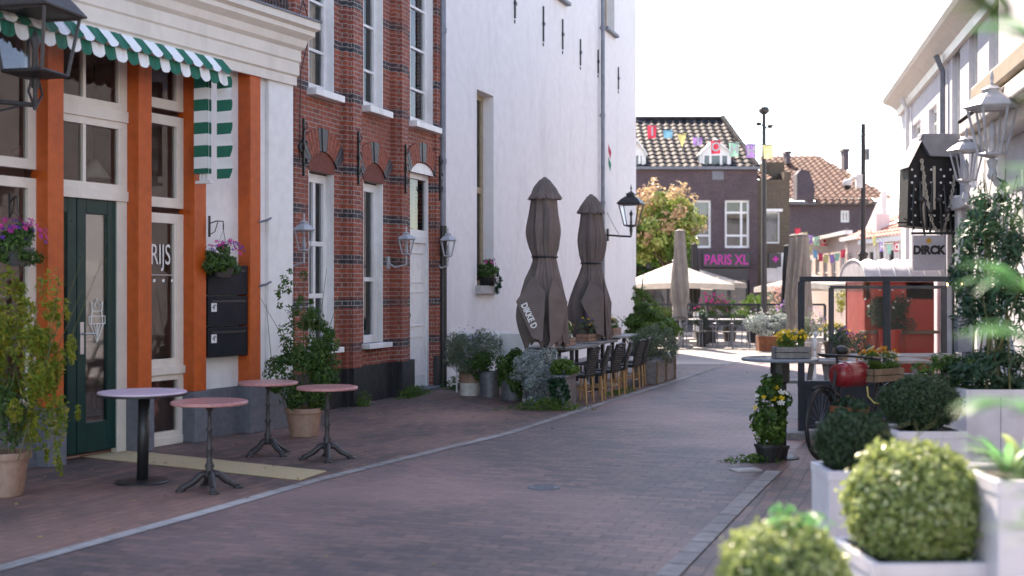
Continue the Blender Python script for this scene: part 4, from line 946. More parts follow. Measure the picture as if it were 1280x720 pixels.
g = G(); g.box(rl + .1, -.1, -.9, -.8, 0, RH); build('interior_wall', g, M_dark_room, T)
for o in rw: window(T, *o, -.08, -1, M_white, .08, vs=(.5,), hs=(.5,), name='window', back=(M_curtain, .9)); sill(T, o[0], o[1], o[2], 0, 1)
for o in gf: window(T, *o, -.08, -1, M_dark, .08, vs=(.33, .66), hs=(.75,), name='shop_window')
for px in (1180, 1200.5, 1225): u = ru(px); g = G(); g.box(u - .16, u + .16, 0, .07, 0, 3.0); build('white_pilaster', g, M_white, T, bevel=.01)
g = G(); g.box(ru(1262), ru(1182), 0.0, .12, 2.95, 3.15); build('shop_cornice', g, M_white, T, bevel=.01)
cp = [(0, RH - .35), (.08, RH - .35), (.10, RH - .2), (.22, RH - .08), (.36, RH), (.40, RH + .08), (.40, RH + .22), (0, RH + .26)]
g = G(); n = len(cp); v = [(rl, y, z) for y, z in cp] + [(y, y, z) for y, z in cp] + [(y, -9, z) for y, z in cp]
g.add(v, [(i, n + i, n + i + 1, i + 1) for i in range(n - 1)] + [(n + i, 2 * n + i, 2 * n + i + 1, n + i + 1) for i in range(n - 1)] + [tuple(range(n))]); g.box(rl, 0, -9, 0, RH + .0, RH + .255); build('cornice', g, M_cream, T)
g = G(); a_, b_ = ru(1176), ru(1136); g.box(a_, b_, -1.6, -.15, RH + .26, RH + 3.2); dm_ = build('dormer', g, M_white, T)
for (c_, d_) in ((b_ - 1.5, b_ - .4), (b_ - 3.4, b_ - 2.2)): window(dm_, c_, d_, RH + .6, RH + 2.9, -.14, -1, M_white, .08, vs=(.5,), glass=M_darkglass, name='dormer_window')
g = G(); g.add([(rl, -.3, RH + .25), (0, -.3, RH + .25), (0, -5, RH + 3.8), (rl, -5, RH + 3.8)], [(0, 1, 2, 3)]); build('roof', g, M_roofdark, T)
T2 = Rt.thing('drain_pipe', 'pale drain pipe at the far corner of the pale corner house', 'drain pipe', ru(1139), .08); g = G(); g.tube([(0, 0, 0), (0, 0, 5.6), (0, .12, 5.9)], .05, 10); build('pipe', g, M_white, T2)
T2 = Rt.thing('drain_pipe', 'grey drain pipe between the upper windows of the pale corner house', 'drain pipe', ru(1184), .08); g = G(); g.tube([(0, 0, 3.2), (0, 0, 5.6), (0, .12, 5.9)], .05, 10); build('pipe', g, M_pipe, T2)

# nearer pale building at the right edge
Nn_ = Frame(5.15, 12.7, .20, 1)
T = Nn_.thing('pale_house', 'near pale plastered house behind the tall leafy planter at the right edge', 'house')
NW = [(-6.4, -5.0, .9, 2.6), (-3.4, -2.2, .6, 2.7), (-6.4, -5.0, 3.9, 5.6), (-3.4, -2.2, 3.9, 5.6)]
g = G(); wall(g, -11, 0, 0, 7.0, 0, -.2, NW); g.add([(0, 0, 0), (0, -6, 0), (0, -6, 7), (0, 0, 7)], [(0, 1, 2, 3)]); g.box(-11, 0, -6, -.3, 7, 7.02); build('wall', g, M_plaster2, T)
g = G(); g.box(-10.9, -.1, -.9, -.8, 0, 7); build('interior_wall', g, M_dark_room, T)
for o in NW: window(T, *o, -.08, -1, M_white, .08, vs=(.5,), hs=(.7,), name='window')
g = G(); g.box(-11, .3, 0, .35, 3.25, 3.42); g.box(-11, .2, 0, .22, 3.1, 3.25); build('string_cornice', g, M_cream, T, bevel=.02)
g = G(); g.box(-.35, 0.02, 0, .07, 0, 3.1); build('corner_pilaster', g, M_white, T, bevel=.01)
T2 = Nn_.thing('retracted_awning', 'folded awning arm and cream cassette sloping above the white lanterns', 'awning', -1.5, .25, 3.45)
g = G(); g.box(-4.0, 1.0, -.1, .12, 0, .2); build('cassette', g, M_tan, T2, bevel=.03); g = G(); g.tube([(.8, .05, .0), (.2, .35, -.25), (-.6, .08, -.05)], .02, 8); build('folding_arm', g, M_castiron, T2)
# white lanterns on brackets
def arm_lantern(label, px, pyt, pyb, Y, wd, arm):
    s = K / Y; T = thing('bracket_lantern', label, 'lantern', W(px, pyb, Y), .3, 'white lanterns on the near right house')
    h = (pyb - pyt) / s; lantern_body(T, (0, 0, .02), wd, wd * .55, h * .52, 6, M_lanternwhite, M_glassclear, h * .22)
    g = G(); g.tube([(0, 0, .02), (0, 0, -.16), (.05, 0, -.24), (.12, 0, -.27), (arm, 0, -.27)], .024, 10); g.lathe([(.05, -.03), (.03, -.1), (.045, -.16), (.03, -.2)], 12); g.tube([(arm, -.0, -.35), (arm, 0, -.1)], .035, 8); build('bracket', g, M_lanternwhite, T, smooth=False)
    return T
arm_lantern('smaller white six sided lantern on a curved arm in front of the art panel', 1208, 158, 228, 12.2, .28, .36)
arm_lantern('larger white lantern nearest the leaves at the upper right', 1240, 84, 196, 10.6, .36, .36)

# dark art panel with chains and studs
Y0 = 21.0
T = thing('art_panel', 'black riveted wall sculpture hung with chains above the grey sign', 'wall sculpture', (X(1174, Y0), Y0, 0), 0)
f = lambda px: X(px, Y0) - X(1174, Y0); z = lambda py: Z(py, Y0)
g = G(); g.prism([(f(1134), z(282)), (f(1210), z(290)), (f(1212), z(180)), (f(1205), z(172)), (f(1152), z(172)), (f(1136), z(205))], 0, .5, 'y'); build('panel_box', g, pm('blackened_panel', (.012, .012, .015), .6, .3, 8, .01, spec=.3), T, bevel=.01)
g = G(); g.prism([(f(1148), z(175)), (f(1150), z(168)), (f(1208), z(168)), (f(1211), z(198)), (f(1160), z(196))], -.12, .0, 'y'); build('panel_hood', g, M_lead, T, bevel=.01)
g = G(); g.add([(f(1132), -.15, z(210)), (f(1152), -.15, z(170)), (f(1152), .5, z(170)), (f(1132), .5, z(210))], [(0, 1, 2, 3)]); build('side_flap', g, M_lead, T)
rnd = random.Random(4)
for i in range(9):
    for j in range(6):
        x = f(1140 + j * 12 + (i % 2) * 4); zz = z(212 + i * 8.2)
        if x > f(1208): continue
        g = G(); g.lathe([(.022, 0), (.018, .012), (.001, .018)], 8); me = g.mesh('stud'); me.transform(Matrix.Translation((x, -.001, zz)) @ Matrix.Rotation(R(90), 4, 'X')); build('stud', me, M_white, T)
def chain(T, pts, r, lr, mat, nm='chain'):
    g = G(); pts = [Vector(p) for p in pts]; tot = 0
    for i in range(len(pts) - 1):
        a, b = pts[i], pts[i + 1]; n = max(1, int((b - a).length / (lr * 1.5)))
        for k in range(n):
            p = a.lerp(b, (k + .5) / n); t = (b - a).normalized(); s_ = Vector((0, 1, 0)) if (i + k) % 2 else t.cross(Vector((0, 1, 0))).normalized()
            g.tube([p - t * lr + s_ * 0, p - t * lr * .5 + s_ * lr * .55, p + t * lr * .5 + s_ * lr * .55, p + t * lr, p + t * lr * .5 - s_ * lr * .55, p - t * lr * .5 - s_ * lr * .55, p - t * lr], r, 5, cap=False)
    return build(nm, g, mat, T)
def cat_pts(x0, z0, x1, z1, low, n=14, y=-.08): return [(x0 + (x1 - x0) * t, y, z0 + (z1 - z0) * t - (4 * t * (1 - t)) * ((z0 + z1) / 2 - low)) for t in [i / n for i in range(n + 1)]]
chain(T, cat_pts(f(1150), z(200), f(1192), z(215), z(292), n=22), .014, .035, M_rope)
chain(T, cat_pts(f(1148), z(272), f(1176), z(272), z(320), n=12, y=-.16), .008, .022, M_black)
for k in range(9):
    g = G(); x = f(1142 + k * 7.5); g.tube([(x, -.03, z(225 + rnd.uniform(0, 20))), (x + rnd.uniform(-.05, .05), -.08, z(262)), (x + rnd.uniform(-.08, .08), -.05, z(286 + rnd.uniform(0, 8)))], .02, 6); build('iron_rod', g, M_black, T)
for k in range(5):
    g = G(); x = f(1150 + k * 11); g.lathe([(.001, -.07), (.05, -.05), (.07, 0), (.05, .05), (.001, .07)], 10, (x, -.06, z(250 + (k % 2) * 14))); build('iron_ball', g, M_castiron, T, smooth=True)
g = G(); g.box(f(1165), f(1168), -.06, -.02, z(262), z(208)); build('strip', g, M_rope, T); g = G(); g.box(f(1152), f(1155), -.06, -.02, z(285), z(215)); build('strip', g, M_rope, T)
g = G(); g.tube([(f(1122), .05, z(278)), (f(1136), .05, z(278))], .016, 6); g.tube([(f(1130), .05, z(272)), (f(1136), .05, z(276))], .01, 5); build('spike', g, M_black, T)
# hanging grey sign
Y1 = 20.8
T = thing('hanging_sign', 'grey square hanging sign reading DIRCK in black above the hooded hut', 'sign', (X(1161, Y1), Y1, 0))
f = lambda px: X(px, Y1) - X(1161, Y1); z = lambda py: Z(py, Y1)
g = G(); g.box(f(1141.5), f(1181), 0, .08, z(338), z(294)); build('board', g, pm('grey_sign_board', (.40, .38, .42), .5, .04, 6, .001), T, bevel=.008)
text('lettering', 'DIRCK', .20, (f(1161), -.004, z(313)), M_ink, T, depth=.004, bold=.012, sx=.92)
g = G(); g.lathe([(.045, 0), (.045, .01), (.001, .01)], 14); me = g.mesh('emblem'); me.transform(Matrix.Translation((f(1161), -.001, z(301))) @ Matrix.Rotation(R(90), 4, 'X')); build('emblem', me, pm('gold_emblem', (.5, .28, .04), .4), T)
g = G(); ring(g, [(f(1150), z(321)), (f(1150), z(327)), (f(1161), z(333)), (f(1172), z(327)), (f(1172), z(321))], -.004, .004); ring(g, [(f(1152), z(323.5)), (f(1170), z(323.5))], -.004, .003); build('shield_outline', g, M_rope, T)
g = G(); g.box(f(1140), f(1215), .02, .06, z(293), z(290)); build('bracket', g, M_black, T)

# hut with white hood
YH = 22.5
T = thing('red_hut', 'red hut with a ribbed white barrel hood behind the glass terrace screen', 'hut', (X(1124, YH), YH, 0))
f = lambda px: X(px, YH) - X(1124, YH); z = lambda py: Z(py, YH)
hx0, hx1 = f(1081), f(1168); hz = z(352)
for q in ((hx0, hx0 + .12, 0, 1.3), (hx1 - .55, hx1, 0, 1.3)): g = G(); g.box(q[0], q[1], q[2], q[3], 0, hz); build('side_wall', g, M_redhut, T, bevel=.02)
g = G(); g.box(hx0, hx1, .0, .12, hz - .35, hz); g.box(hx0, hx1, 0.02, .10, 0, .75); build('counter_panel', g, M_redhut, T, bevel=.02)
g = G(); g.box(hx0, hx1, 1.2, 1.3, 0, hz); build('back_wall', g, M_redhut, T)
g = G(); g.box(hx0 - .05, hx1 + .05, -.15, .2, .75, .8); build('counter_top', g, M_wood, T)
g = G(); nn = 24; vs = []; fs = []; nx = 37
for j in range(nx):
    x = hx0 - .05 + (hx1 - hx0 + .1) * j / (nx - 1); sag = -.03 * abs(math.sin(math.pi * j / (nx - 1) * 5))
    for k in range(nn):
        a = math.pi * k / (nn - 1); vs.append((x, .65 - .85 * math.cos(a), hz + (.40 + sag) * math.sin(a) ** .8))
for j in range(nx - 1):
    for k in range(nn - 1): a = j * nn + k; fs.append((a, a + 1, a + nn + 1, a + nn))
g.add(vs, fs); g.add([vs[k] for k in range(nn)], [tuple(range(nn))]); build('hood', g, M_white_cloth, T, smooth=True)
g = G(); 
for j in range(6):
    x = hx0 - .05 + (hx1 - hx0 + .1) * j / 5; g.tube([(x, .65 - .87 * math.cos(a), hz + .42 * math.sin(a) ** .8) for a in [math.pi * k / 16 for k in range(17)]], .018, 6)
build('hood_rib', g, M_white, T)

# ================================================================== STREET POSTS AND BUNTING
T = thing('lamp_post', 'slim dark lamp post with floodlights in front of the purple brick shop', 'lamp post', (X(955, 33), 33, 0))
zz = lambda py: Z(py, 33)
g = G(); g.tube([(0, 0, 0), (0, 0, 1.2), (0, 0, zz(138))], [.11, .085, .05], 12); build('pole', g, M_castiron, T)
g = G(); g.lathe([(.001, 0), (.06, .0), (.14, .06), (.15, .14), (.10, .2), (.001, .2)], 16, (0, 0, zz(143))); build('lamp_head', g, M_castiron, T)
for s, h in ((-1, 157), (1, 160)):
    g = G(); g.tube([(0, 0, zz(h)), (s * .14, -.05, zz(h) + .02)], .02, 6); g.lathe([(.001, 0), (.05, .01), (.09, .09), (.08, .1), (.001, .08)], 12, (s * .16, -.05, zz(h) - .02)); build('floodlight', g, M_castiron, T)
T = thing('camera_post', 'dark pole carrying a white dome camera in front of the pale houses', 'camera post', (X(1079, 26), 26, 0))
zz = lambda py: Z(py, 26)
g = G(); g.tube([(0, 0, 0), (0, 0, zz(318)), (0, 0, zz(315)), (0, 0, zz(155))], [.09, .085, .055, .045], 12); g.lathe([(.09, -.05), (.12, 0), (.09, .05)], 12, (0, 0, zz(318))); build('pole', g, M_castiron, T)
g = G(); g.box(-.16, -.03, -.05, .05, zz(235), zz(218)); g.tube([(-.1, 0, zz(222)), (-.22, 0, zz(222)), (-.3, 0, zz(225)), (-.34, 0, zz(229))], .035, 8); build('camera_arm', g, M_white, T)
g = G(); g.lathe([(.10, .0), (.10, .09), (.06, .13), (.001, .13)], 16, (-.34, 0, zz(232))); cb_ = build('camera_housing', g, M_white, T, smooth=True); g = G(); g.lathe([(.001, -.1), (.05, -.085), (.075, -.03), (.08, 0), (.001, 0)], 16, (-.34, 0, zz(232))); build('camera_dome', g, M_black, cb_, smooth=True)
g = G(); g.tube([(.0, 0, zz(190)), (.09, 0, zz(190))], .015, 6); g.box(.06, .12, -.05, .05, zz(200), zz(186)); build('antenna', g, M_lead, T)

def flagmat(c): return cloth('flag_cloth_%02d%02d%02d' % tuple(int(99 * x) for x in c), c, .35)
def bunting(label, A, Bp, sag, flags, size, seed):
    A, Bp = Vector(A), Vector(Bp); T = thing('bunting', label, 'bunting', tuple(A), 0); d = Bp - A; n = 40
    pt = lambda t: d * t - Vector((0, 0, 4 * sag * t * (1 - t)))
    g = G(); g.tube([pt(i / n) for i in range(n + 1)], .012 * size / .3, 5); build('string', g, M_lead, T); rnd = random.Random(seed)
    for t, col, kind, let in flags:
        p = pt(t); hor = Vector((d.x, d.y, 0)).normalized(); w_ = size / 2; hgt = size * (1.25 if kind != 'half' else .75); tw = rnd.uniform(-.12, .12)
        top = [p - hor * w_, p + hor * w_]; nrm = Vector((-hor.y, hor.x, 0)); g = G(); m_ = 6; vs = []; fs = []
        for i in range(m_ + 1):
            for j in range(m_ + 1):
                a, b = i / m_, j / m_; ww = (1 - .15 * b) if kind != 'tri' else (1 - .95 * b)
                q = p + hor * (a - .5) * size * ww + Vector((0, 0, -hgt * b)) + nrm * (.05 * size * math.sin(a * 5 + b * 3 + tw * 20)) + hor * tw * b * size; vs.append(tuple(q))
        for i in range(m_):
            for j in range(m_): a = i * (m_ + 1) + j; fs.append((a, a + 1, a + m_ + 2, a + m_ + 1))
        g.add(vs, fs); fl = build('flag', g, flagmat(col), T)
        if let:
            q = p + Vector((0, -.07 * size / .3, -hgt * .52)) + hor * tw * .5 * size; ang = math.degrees(math.atan2(hor.y, hor.x))
            text('letter', let, size * 1.15, tuple(q), M_wtext, fl, rot=(90, 0, ang), depth=.003, bold=size * .03)
    return T
Aw = B.w(B.u(795), .02, Z(150, B.Y(795))); Bw = Rt.w(-.1, .05, Z(159, 29.0))
def tt(px): return (px - 795) / (1131 - 795) * 1.0
cRed, cBlue, cYel, cPur, cGrn = (.55, .06, .10), (.16, .38, .52), (.55, .50, .22), (.34, .20, .50), (.28, .52, .42)
bunting('string of coloured flags with white letters high across the far street opening', Aw, Bw, .55,
        [(tt(819) * .93, cRed, 'quad', 'I'), (tt(842) * .93, cBlue, 'half', None), (tt(863) * .93, cYel, 'tri', None), (tt(886) * .94, cPur, 'half', 'I'), (tt(910) * .95, cRed, 'quad', 'O'), (tt(935) * .955, cGrn, 'quad', 'H'), (tt(957) * .96, cPur, 'quad', 'H'), (tt(979) * .965, (.72, .68, .36), 'quad', None)], .28, 1)
bunting('low distant string of small flags in front of the mauve brick wall', W(990, 280, 56), W(1060, 285, 54), .5, [(.1 + k * .12, c, 'quad', l) for k, (c, l) in enumerate([(cRed, None), (cYel, 'H'), (cPur, 'H'), (cGrn, 'H'), (cRed, 'O'), (cPur, 'H')])], .32, 2)
bunting('distant string of small flags across the long pale pink house', W(1008, 302, 50), W(1062, 305, 48), .5, [(.08 + k * .13, c, 'quad', None) for k, c in enumerate([cYel, cBlue, cRed, cYel, cPur, cGrn, cRed])], .26, 3)
bunting('short string of flags over the tall window house beside the camera post', W(1088, 288, 38), W(1134, 290, 36), .4, [(.12 + k * .2, c, 'quad', l) for k, (c, l) in enumerate([(cYel, None), (cPur, 'H'), (cGrn, None), (cRed, 'O')])], .24, 4)
T = B.thing('cloth_pennant', 'red and green cloth pennant hanging on the white wall beside the drain pipe', 'pennant', B.u(755), .12)
for (p0, p1, cc) in ((180, 200, cRed), (196, 215, (.04, .25, .16))):
    z0, z1 = B.z(755, p1), B.z(755, p0); g = G(); g.add([(-.06, 0, z1), (.10, -.04, (z0 + z1) / 2), (.14, 0.01, z0 + .05), (.02, -.03, z0), (-.05, 0, (z0 + z1) / 2)], [(0, 1, 2, 3, 4)]); build('cloth', g, flagmat(cc), T)

# ================================================================== TABLES IN FRONT OF THE SHOP
def ornate_table(label, pos, rz, r=.29, h=.72, group='pink topped pedestal tables'):
    T = thing('bistro_table', label, 'table', pos, rz, group)
    g = G(); g.lathe([(r - .01, h - .028), (r, h - .022), (r, h - .006), (r - .006, h), (.001, h)], 48); build('tabletop', g, M_marble_pink, T)
    g = G(); g.lathe([(.05, .10), (.045, .13), (.03, .16), (.038, .19), (.024, .22), (.02, .30), (.032, .325), (.02, .35), (.017, .46), (.03, .48), (.016, .50), (.015, .62), (.028, .64), (.05, .68), (.09, h - .03)], 16); build('pedestal', g, M_castiron, T, smooth=True)
    for k in range(4):
        a = k * math.pi / 2; c, s = math.cos(a), math.sin(a); g = G()
        g.tube([(c * .02, s * .02, .13), (c * .07, s * .07, .12), (c * .13, s * .13, .065), (c * .19, s * .19, .035), (c * .225, s * .225, .012)], [.03, .028, .026, .024, .03], 8); g.lathe([(.04, 0), (.036, .018), (.001, .026)], 8, (c * .225, s * .225, 0)); build('foot', g, M_castiron, T, smooth=True)
    return T
ornate_table('pink marble bistro table on ornate iron foot, nearest the street gutter', (X(262, GY(612)) , GY(612), 0), .4, .30, .705)
ornate_table('pink marble bistro table standing in front of the terracotta pot plant on its left', (X(335, GY(568)), GY(568), 0), .9, .285, .70)
ornate_table('pink marble bistro table standing farthest right, before the bushy terracotta pot', (X(409, GY(574)), GY(574), 0), .2, .285, .68)
T = thing('bistro_table', 'round lilac topped table on a plain black column in front of the green door', 'table', (X(178, GY(603)), GY(603), 0), 0)
g = G(); g.lathe([(.34, .718), (.355, .724), (.355, .744), (.35, .75), (.001, .75)], 56); tp = build('tabletop', g, M_lilac, T); g = G(); g.lathe([(.353, .716), (.3585, .72), (.3585, .736), (.353, .736)], 56); build('edge_band', g, M_black, tp)
g = G(); g.tube([(0, 0, .02), (.015, 0, .72)], .046, 20); build('column', g, M_black, T, smooth=True)
g = G(); g.lathe([(.215, 0), (.215, .012), (.205, .02), (.05, .03), (.001, .03)], 40); build('base_plate', g, M_black, T)

# pot plants on the left pavement
T = thing('pot_plant', 'tall yellow green climber in a terracotta pot at the far left', 'potted plant', (X(8, 9.25), 9.25, 0), 0)
g = G(); g.lathe(pot_mesh(.12, .165, .34), 28); build('pot', g, M_terra, T, smooth=False)
stems(T, 16, (0, 0, .3), (.18, .05, 1.75), .005, 3, .26, .12)
foliage(T, 'leaf_mass', LF_bamboo, 3600, (.10, 0, 1.05), (.46, .32, .80), .062, .32, 11, 44, .18, .2, .7, .3)
foliage(T, 'leaf_mass', LF_bamboo, 1000, (.36, -.02, .85), (.22, .2, .8), .055, .3, 12, 26, .13, .2, .7, .3)
foliage(T, 'leaf_mass', LF_mid, 900, (-.1, 0, .7), (.34, .28, .45), .05, .4, 13, 20, .3, .2)
T = thing('pot_plant', 'bushy green shrub in a weathered terracotta pot beside the white corner pilaster', 'potted plant', (X(380, GY(545)), GY(545), 0), 0)
g = G(); g.lathe(pot_mesh(.15, .19, .31), 28); build('pot', g, M_terra, T)
stems(T, 14, (0, 0, .28), (-.05, 0, 1.75), .005, 5, .22, .15)
foliage(T, 'leaf_mass', LF_mid, 4200, (0, 0, .66), (.44, .36, .44), .06, .4, 15, 30, .28, .3, .6, .4)
foliage(T, 'leaf_mass', LF_mid, 2400, (.02, 0, 1.02), (.38, .3, .45), .055, .36, 16, 26, .22, .3, .6, .5)
foliage(T, 'leaf_mass', LF_mid, 420, (-.12, 0, 1.55), (.30, .22, .32), .045, .4, 17, 16, .16, .3)
def ground_weeds(label, c, rx, ry, h, n, mat, seed, fl=None, lt='weeds', rz=0):
    T = thing('weeds', label, lt, c, rz); rng = np.random.default_rng(seed); P = rng.normal(0, .45, (n, 3)) * [rx, ry, 0]; P[:, 2] = rng.random(n) ** 1.5 * h * np.exp(-((P[:, 0] / rx) ** 2))
    g = G(); g.leaves(P, rng.normal(0, .6, (n, 3)) + [0, -.3, .8], .05, .35, rng); build('leaf_mass', g, mat, T)
    if fl: flowers(T, 'blossom', fl, 46, (0, 0, h * .35), (rx * .85, ry * .6, h * .6), .035, seed)
    return T
ground_weeds('patch of small white wild flowers at the foot of the drain pipe', B.w(hr + .1, .38, 0), .5, .22, .2, 900, LF_mid, 21, F_white, 'wild flowers', B.rz)
ground_weeds('low green weeds growing along the doorstep of the brick house', B.w(B.u(498), .25, 0), .55, .12, .16, 500, LF_green, 22, None, 'weeds', B.rz)
ground_weeds('small tuft of weeds at the corner of the tarred brick plinth', B.w(B.u(436), .22, 0), .12, .1, .22, 160, LF_green, 23, None, 'weeds', B.rz)

# ================================================================== TERRACE BY THE WHITE WALL
SR = B.rz                                   # street heading
along = B.d; inw = B.q
def tp(px, Y, z=0): return (X(px, Y), Y, z)
# planters at the near end
tubs = [(587, 17.9, .16, .36, 'two'), (612, 17.6, .16, .38, 'z'), (640, 17.2, .17, .36, 'z'), (672, 16.75, .20, .36, 'z')]
plabs = ['tub with white lower half holding grey lavender, leftmost on the wall terrace', 'zinc bucket of mixed herbs second from the left on the wall terrace', 'zinc bucket overgrown with dark ivy in the middle of the planter row', 'zinc bucket of spreading silver foliage under the nearest brown parasol']
for i, (px, Y, r, h, k) in enumerate(tubs):
    T = thing('planter_tub', plabs[i], 'planter', tp(px, Y), .3 * i)
    g = G(); g.lathe([(r * .85, 0), (r * .87, .02), (r, h - .02), (r + .012, h - .01), (r + .012, h), (r - .01, h), (r - .02, h - .05), (.001, h - .05)], 24); pt_ = build('tub', g, M_zinc if k == 'z' else M_terra, T, smooth=False)
    if k == 'two': g = G(); g.lathe([(r * .87, .0), (r * .955, h * .52), (r * .94, h * .53)], 24); build('painted_band', g, M_tubwhite, pt_)
    if i == 0: foliage(T, 'leaf_mass', LF_lav, 5600, (0, 0, .66), (.52, .36, .42), .085, .13, 31, 30, .25, .3, .8, -.9); flowers(T, 'blossom', F_lilac, 14, (0, 0, .8), (.36, .3, .28), .03, 3)
    if i == 1: foliage(T, 'leaf_mass', LF_mid, 2400, (.05, 0, .46), (.40, .28, .28), .05, .5, 32); foliage(T, 'leaf_mass', LF_lav, 700, (-.05, 0, .7), (.3, .2, .2), .06, .15, 33)
    if i == 2: foliage(T, 'leaf_mass', LF_mid, 2000, (-.02, -.05, .42), (.30, .26, .34), .06, .8, 34); foliage(T, 'leaf_mass', LF_green, 500, (0, -.1, .3), (.25, .2, .3), .055, .8, 35)
    if i == 3: foliage(T, 'leaf_mass', LF_silver, 5600, (.05, -.06, .48), (.62, .36, .34), .055, .3, 36, 40, .26, .3, .7); foliage(T, 'leaf_mass', LF_silver, 1500, (-.25, -.15, .28), (.30, .2, .28), .06, .35, 37)
T = thing('planter_trough', 'rust streaked zinc trough with bright green leaves at the street corner of the terrace', 'planter', tp(704, 16.15), SR)
g = G(); g.prism([(-.28, -.10), (.28, -.10), (.28, .10), (-.28, .10)], 0, .42, 'z'); g.box(-.3, .3, -.12, .12, .40, .44); build('trough', g, M_zinc, T, bevel=.01)
foliage(T, 'leaf_mass', LF_green, 1500, (0, 0, .52), (.34, .20, .14), .06, .55, 38); foliage(T, 'leaf_mass', LF_dark, 700, (-.32, -.05, .25), (.12, .16, .28), .055, .7, 39)
ground_weeds('bright green grass tuft at the foot of the rust streaked trough', tp(684, 15.75), .5, .16, .16, 700, LF_green, 24, None, 'grass tuft')
ground_weeds('thin weeds along the drain strip beneath the high chairs', tp(775, 18.3), .16, .9, .06, 260, LF_green, 25, None, 'weeds', SR - R(90))
# tables
def terrace_table(label, c, L_, wd, h, mat):
    T = thing('terrace_table', label, 'table', c, SR, 'long terrace tables by the white wall')
    for k in range(5): g = G(); g.box(-L_ / 2, L_ / 2, -wd / 2 + k * wd / 5 + .004, -wd / 2 + (k + 1) * wd / 5 - .004, h - .035, h); build('board', g, mat, T, bevel=.004)
    for sx in (-1, 1):
        for sy in (-1, 1): g = G(); g.box(sx * (L_ / 2 - .1) - .025, sx * (L_ / 2 - .1) + .025, sy * (wd / 2 - .07) - .025, sy * (wd / 2 - .07) + .025, 0, h - .035); build('leg', g, M_castiron, T)
    g = G(); g.box(-L_ / 2 + .08, L_ / 2 - .08, -.02, .02, h - .1, h - .035); build('stretcher', g, M_castiron, T)
    return T
M_grey_wood = pm('silvered_wood', (.20, .185, .18), .7, .2, 14, .004, dirt=(.12, .11, .11))
terrace_table('silvered wooden table behind the spreading silver plant, nearest of the row', tp(703, 17.9), 1.3, .75, .74, M_grey_wood)
terrace_table('dark wooden table between the two brown parasols', tp(733, 19.3), 1.2, .75, .75, M_grey_wood)
terrace_table('pale topped table under the farther brown parasol', tp(766, 20.6), 1.1, .75, .80, M_concrete)
# high wicker chairs, backs to the street
def wicker_chair(label):
    T = thing('wicker_chair', label, 'chair', (0, 0, 0), 0, 'black wicker chairs along the street side of the terrace')
    g = G(); g.box(-.21, .21, -.20, .20, .44, .50); build('seat', g, M_wicker, T, bevel=.02)
    g = G(); nn = 9
    for j in range(12):
        z0 = .50 + j * .038; lean = .10 * (j / 11) ** 1.2
        g.tube([(-.21 + .42 * k / nn, .19 + lean + .02 * math.cos((k / nn - .5) * 2.6) + .006 * (-1) ** (k + j), z0) for k in range(nn + 1)], .019, 6)
    g.tube([(-.215, .19, .46), (-.22, .22, .7), (-.215, .30, .96)], .022, 8); g.tube([(.215, .19, .46), (.22, .22, .7), (.215, .30, .96)], .022, 8); g.tube([(-.215, .30, .955), (0, .325, .975), (.215, .30, .955)], .026, 8)
    build('backrest', g, M_wicker, T)
    for sx in (-1, 1):
        g = G(); g.tube([(sx * .21, -.18, .47), (sx * .23, -.18, .66), (sx * .225, .05, .69), (sx * .215, .23, .68)], .018, 6); build('armrest', g, M_wicker, T)
        for sy in (-1, 1): g = G(); g.tube([(sx * .185, sy * .175, .45), (sx * .20, sy * .20, 0)], .017, 8); build('leg', g, M_woodleg, T)
    g = G(); g.tube([(-.19, -.18, .2), (.19, -.18, .2)], .010, 6); g.tube([(-.19, .18, .2), (.19, .18, .2)], .010, 6); g.tube([(-.19, -.18, .24), (-.19, .18, .24)], .010, 6); g.tube([(.19, -.18, .24), (.19, .18, .24)], .010, 6); build('stretcher', g, M_woodleg, T)
    return T
wl = ['wicker chair with golden legs directly behind the rust streaked trough', 'second wicker chair counted from the rust streaked trough', 'third wicker chair counted from the rust streaked trough', 'fourth wicker chair counted from the rust streaked trough', 'fifth wicker chair, just before the last one by the green hedge', 'last wicker chair of the row, beside the green hedge']
wc = wicker_chair(wl[0]); wc.scale = (.8, .8, .8); prz = SR - R(180)
cpos = [(724, 16.75), (741, 17.2), (757, 17.75), (769, 18.3), (784, 19.0), (793, 19.7)]
for i, (px, Y) in enumerate(cpos):
    if i == 0: wc.location = tp(px, Y); wc.rotation_euler = (0, 0, prz - .05)
    else: dup(wc, tp(px, Y), prz + [.0, .12, -.1, .15, -.06, .1][i], wl[i], .8)
# white chairs by the wall
def white_chair(label):
    T = thing('white_chair', label, 'chair', (0, 0, 0), 0, 'white chairs against the white wall')
    g = G(); g.box(-.21, .21, -.2, .2, .43, .46); build('seat', g, M_white, T, bevel=.01)
    g = G(); g.prism([(-.21, .5), (.21, .5), (.20, .92), (-.20, .92)], .19, .215, 'y'); build('backrest', g, M_white, T, bevel=.01)
    for sx in (-1, 1):
        g = G(); g.tube([(sx * .2, .2, .9), (sx * .2, .2, .43), (sx * .2, .22, 0)], .014, 6); build('rear_leg', g, M_white, T); g = G(); g.tube([(sx * .19, -.18, .44), (sx * .2, -.2, 0)], .014, 6); build('front_leg', g, M_white, T)
    return T
wl = ['white chair above the grey lavender, leftmost against the wall', 'white chair second from the left against the white wall', 'white chair with its back behind the nearest terrace table', 'white chair almost under the nearest brown parasol']
wq = white_chair(wl[0])
for i, (px, Y, a) in enumerate([(590, 18.6, 3.0), (620, 18.9, 3.3), (648, 18.2, 2.6), (664, 18.6, 3.6)]):
    if i == 0: wq.location = tp(px, Y); wq.rotation_euler.z = a
    else: dup(wq, tp(px, Y), a, wl[i])
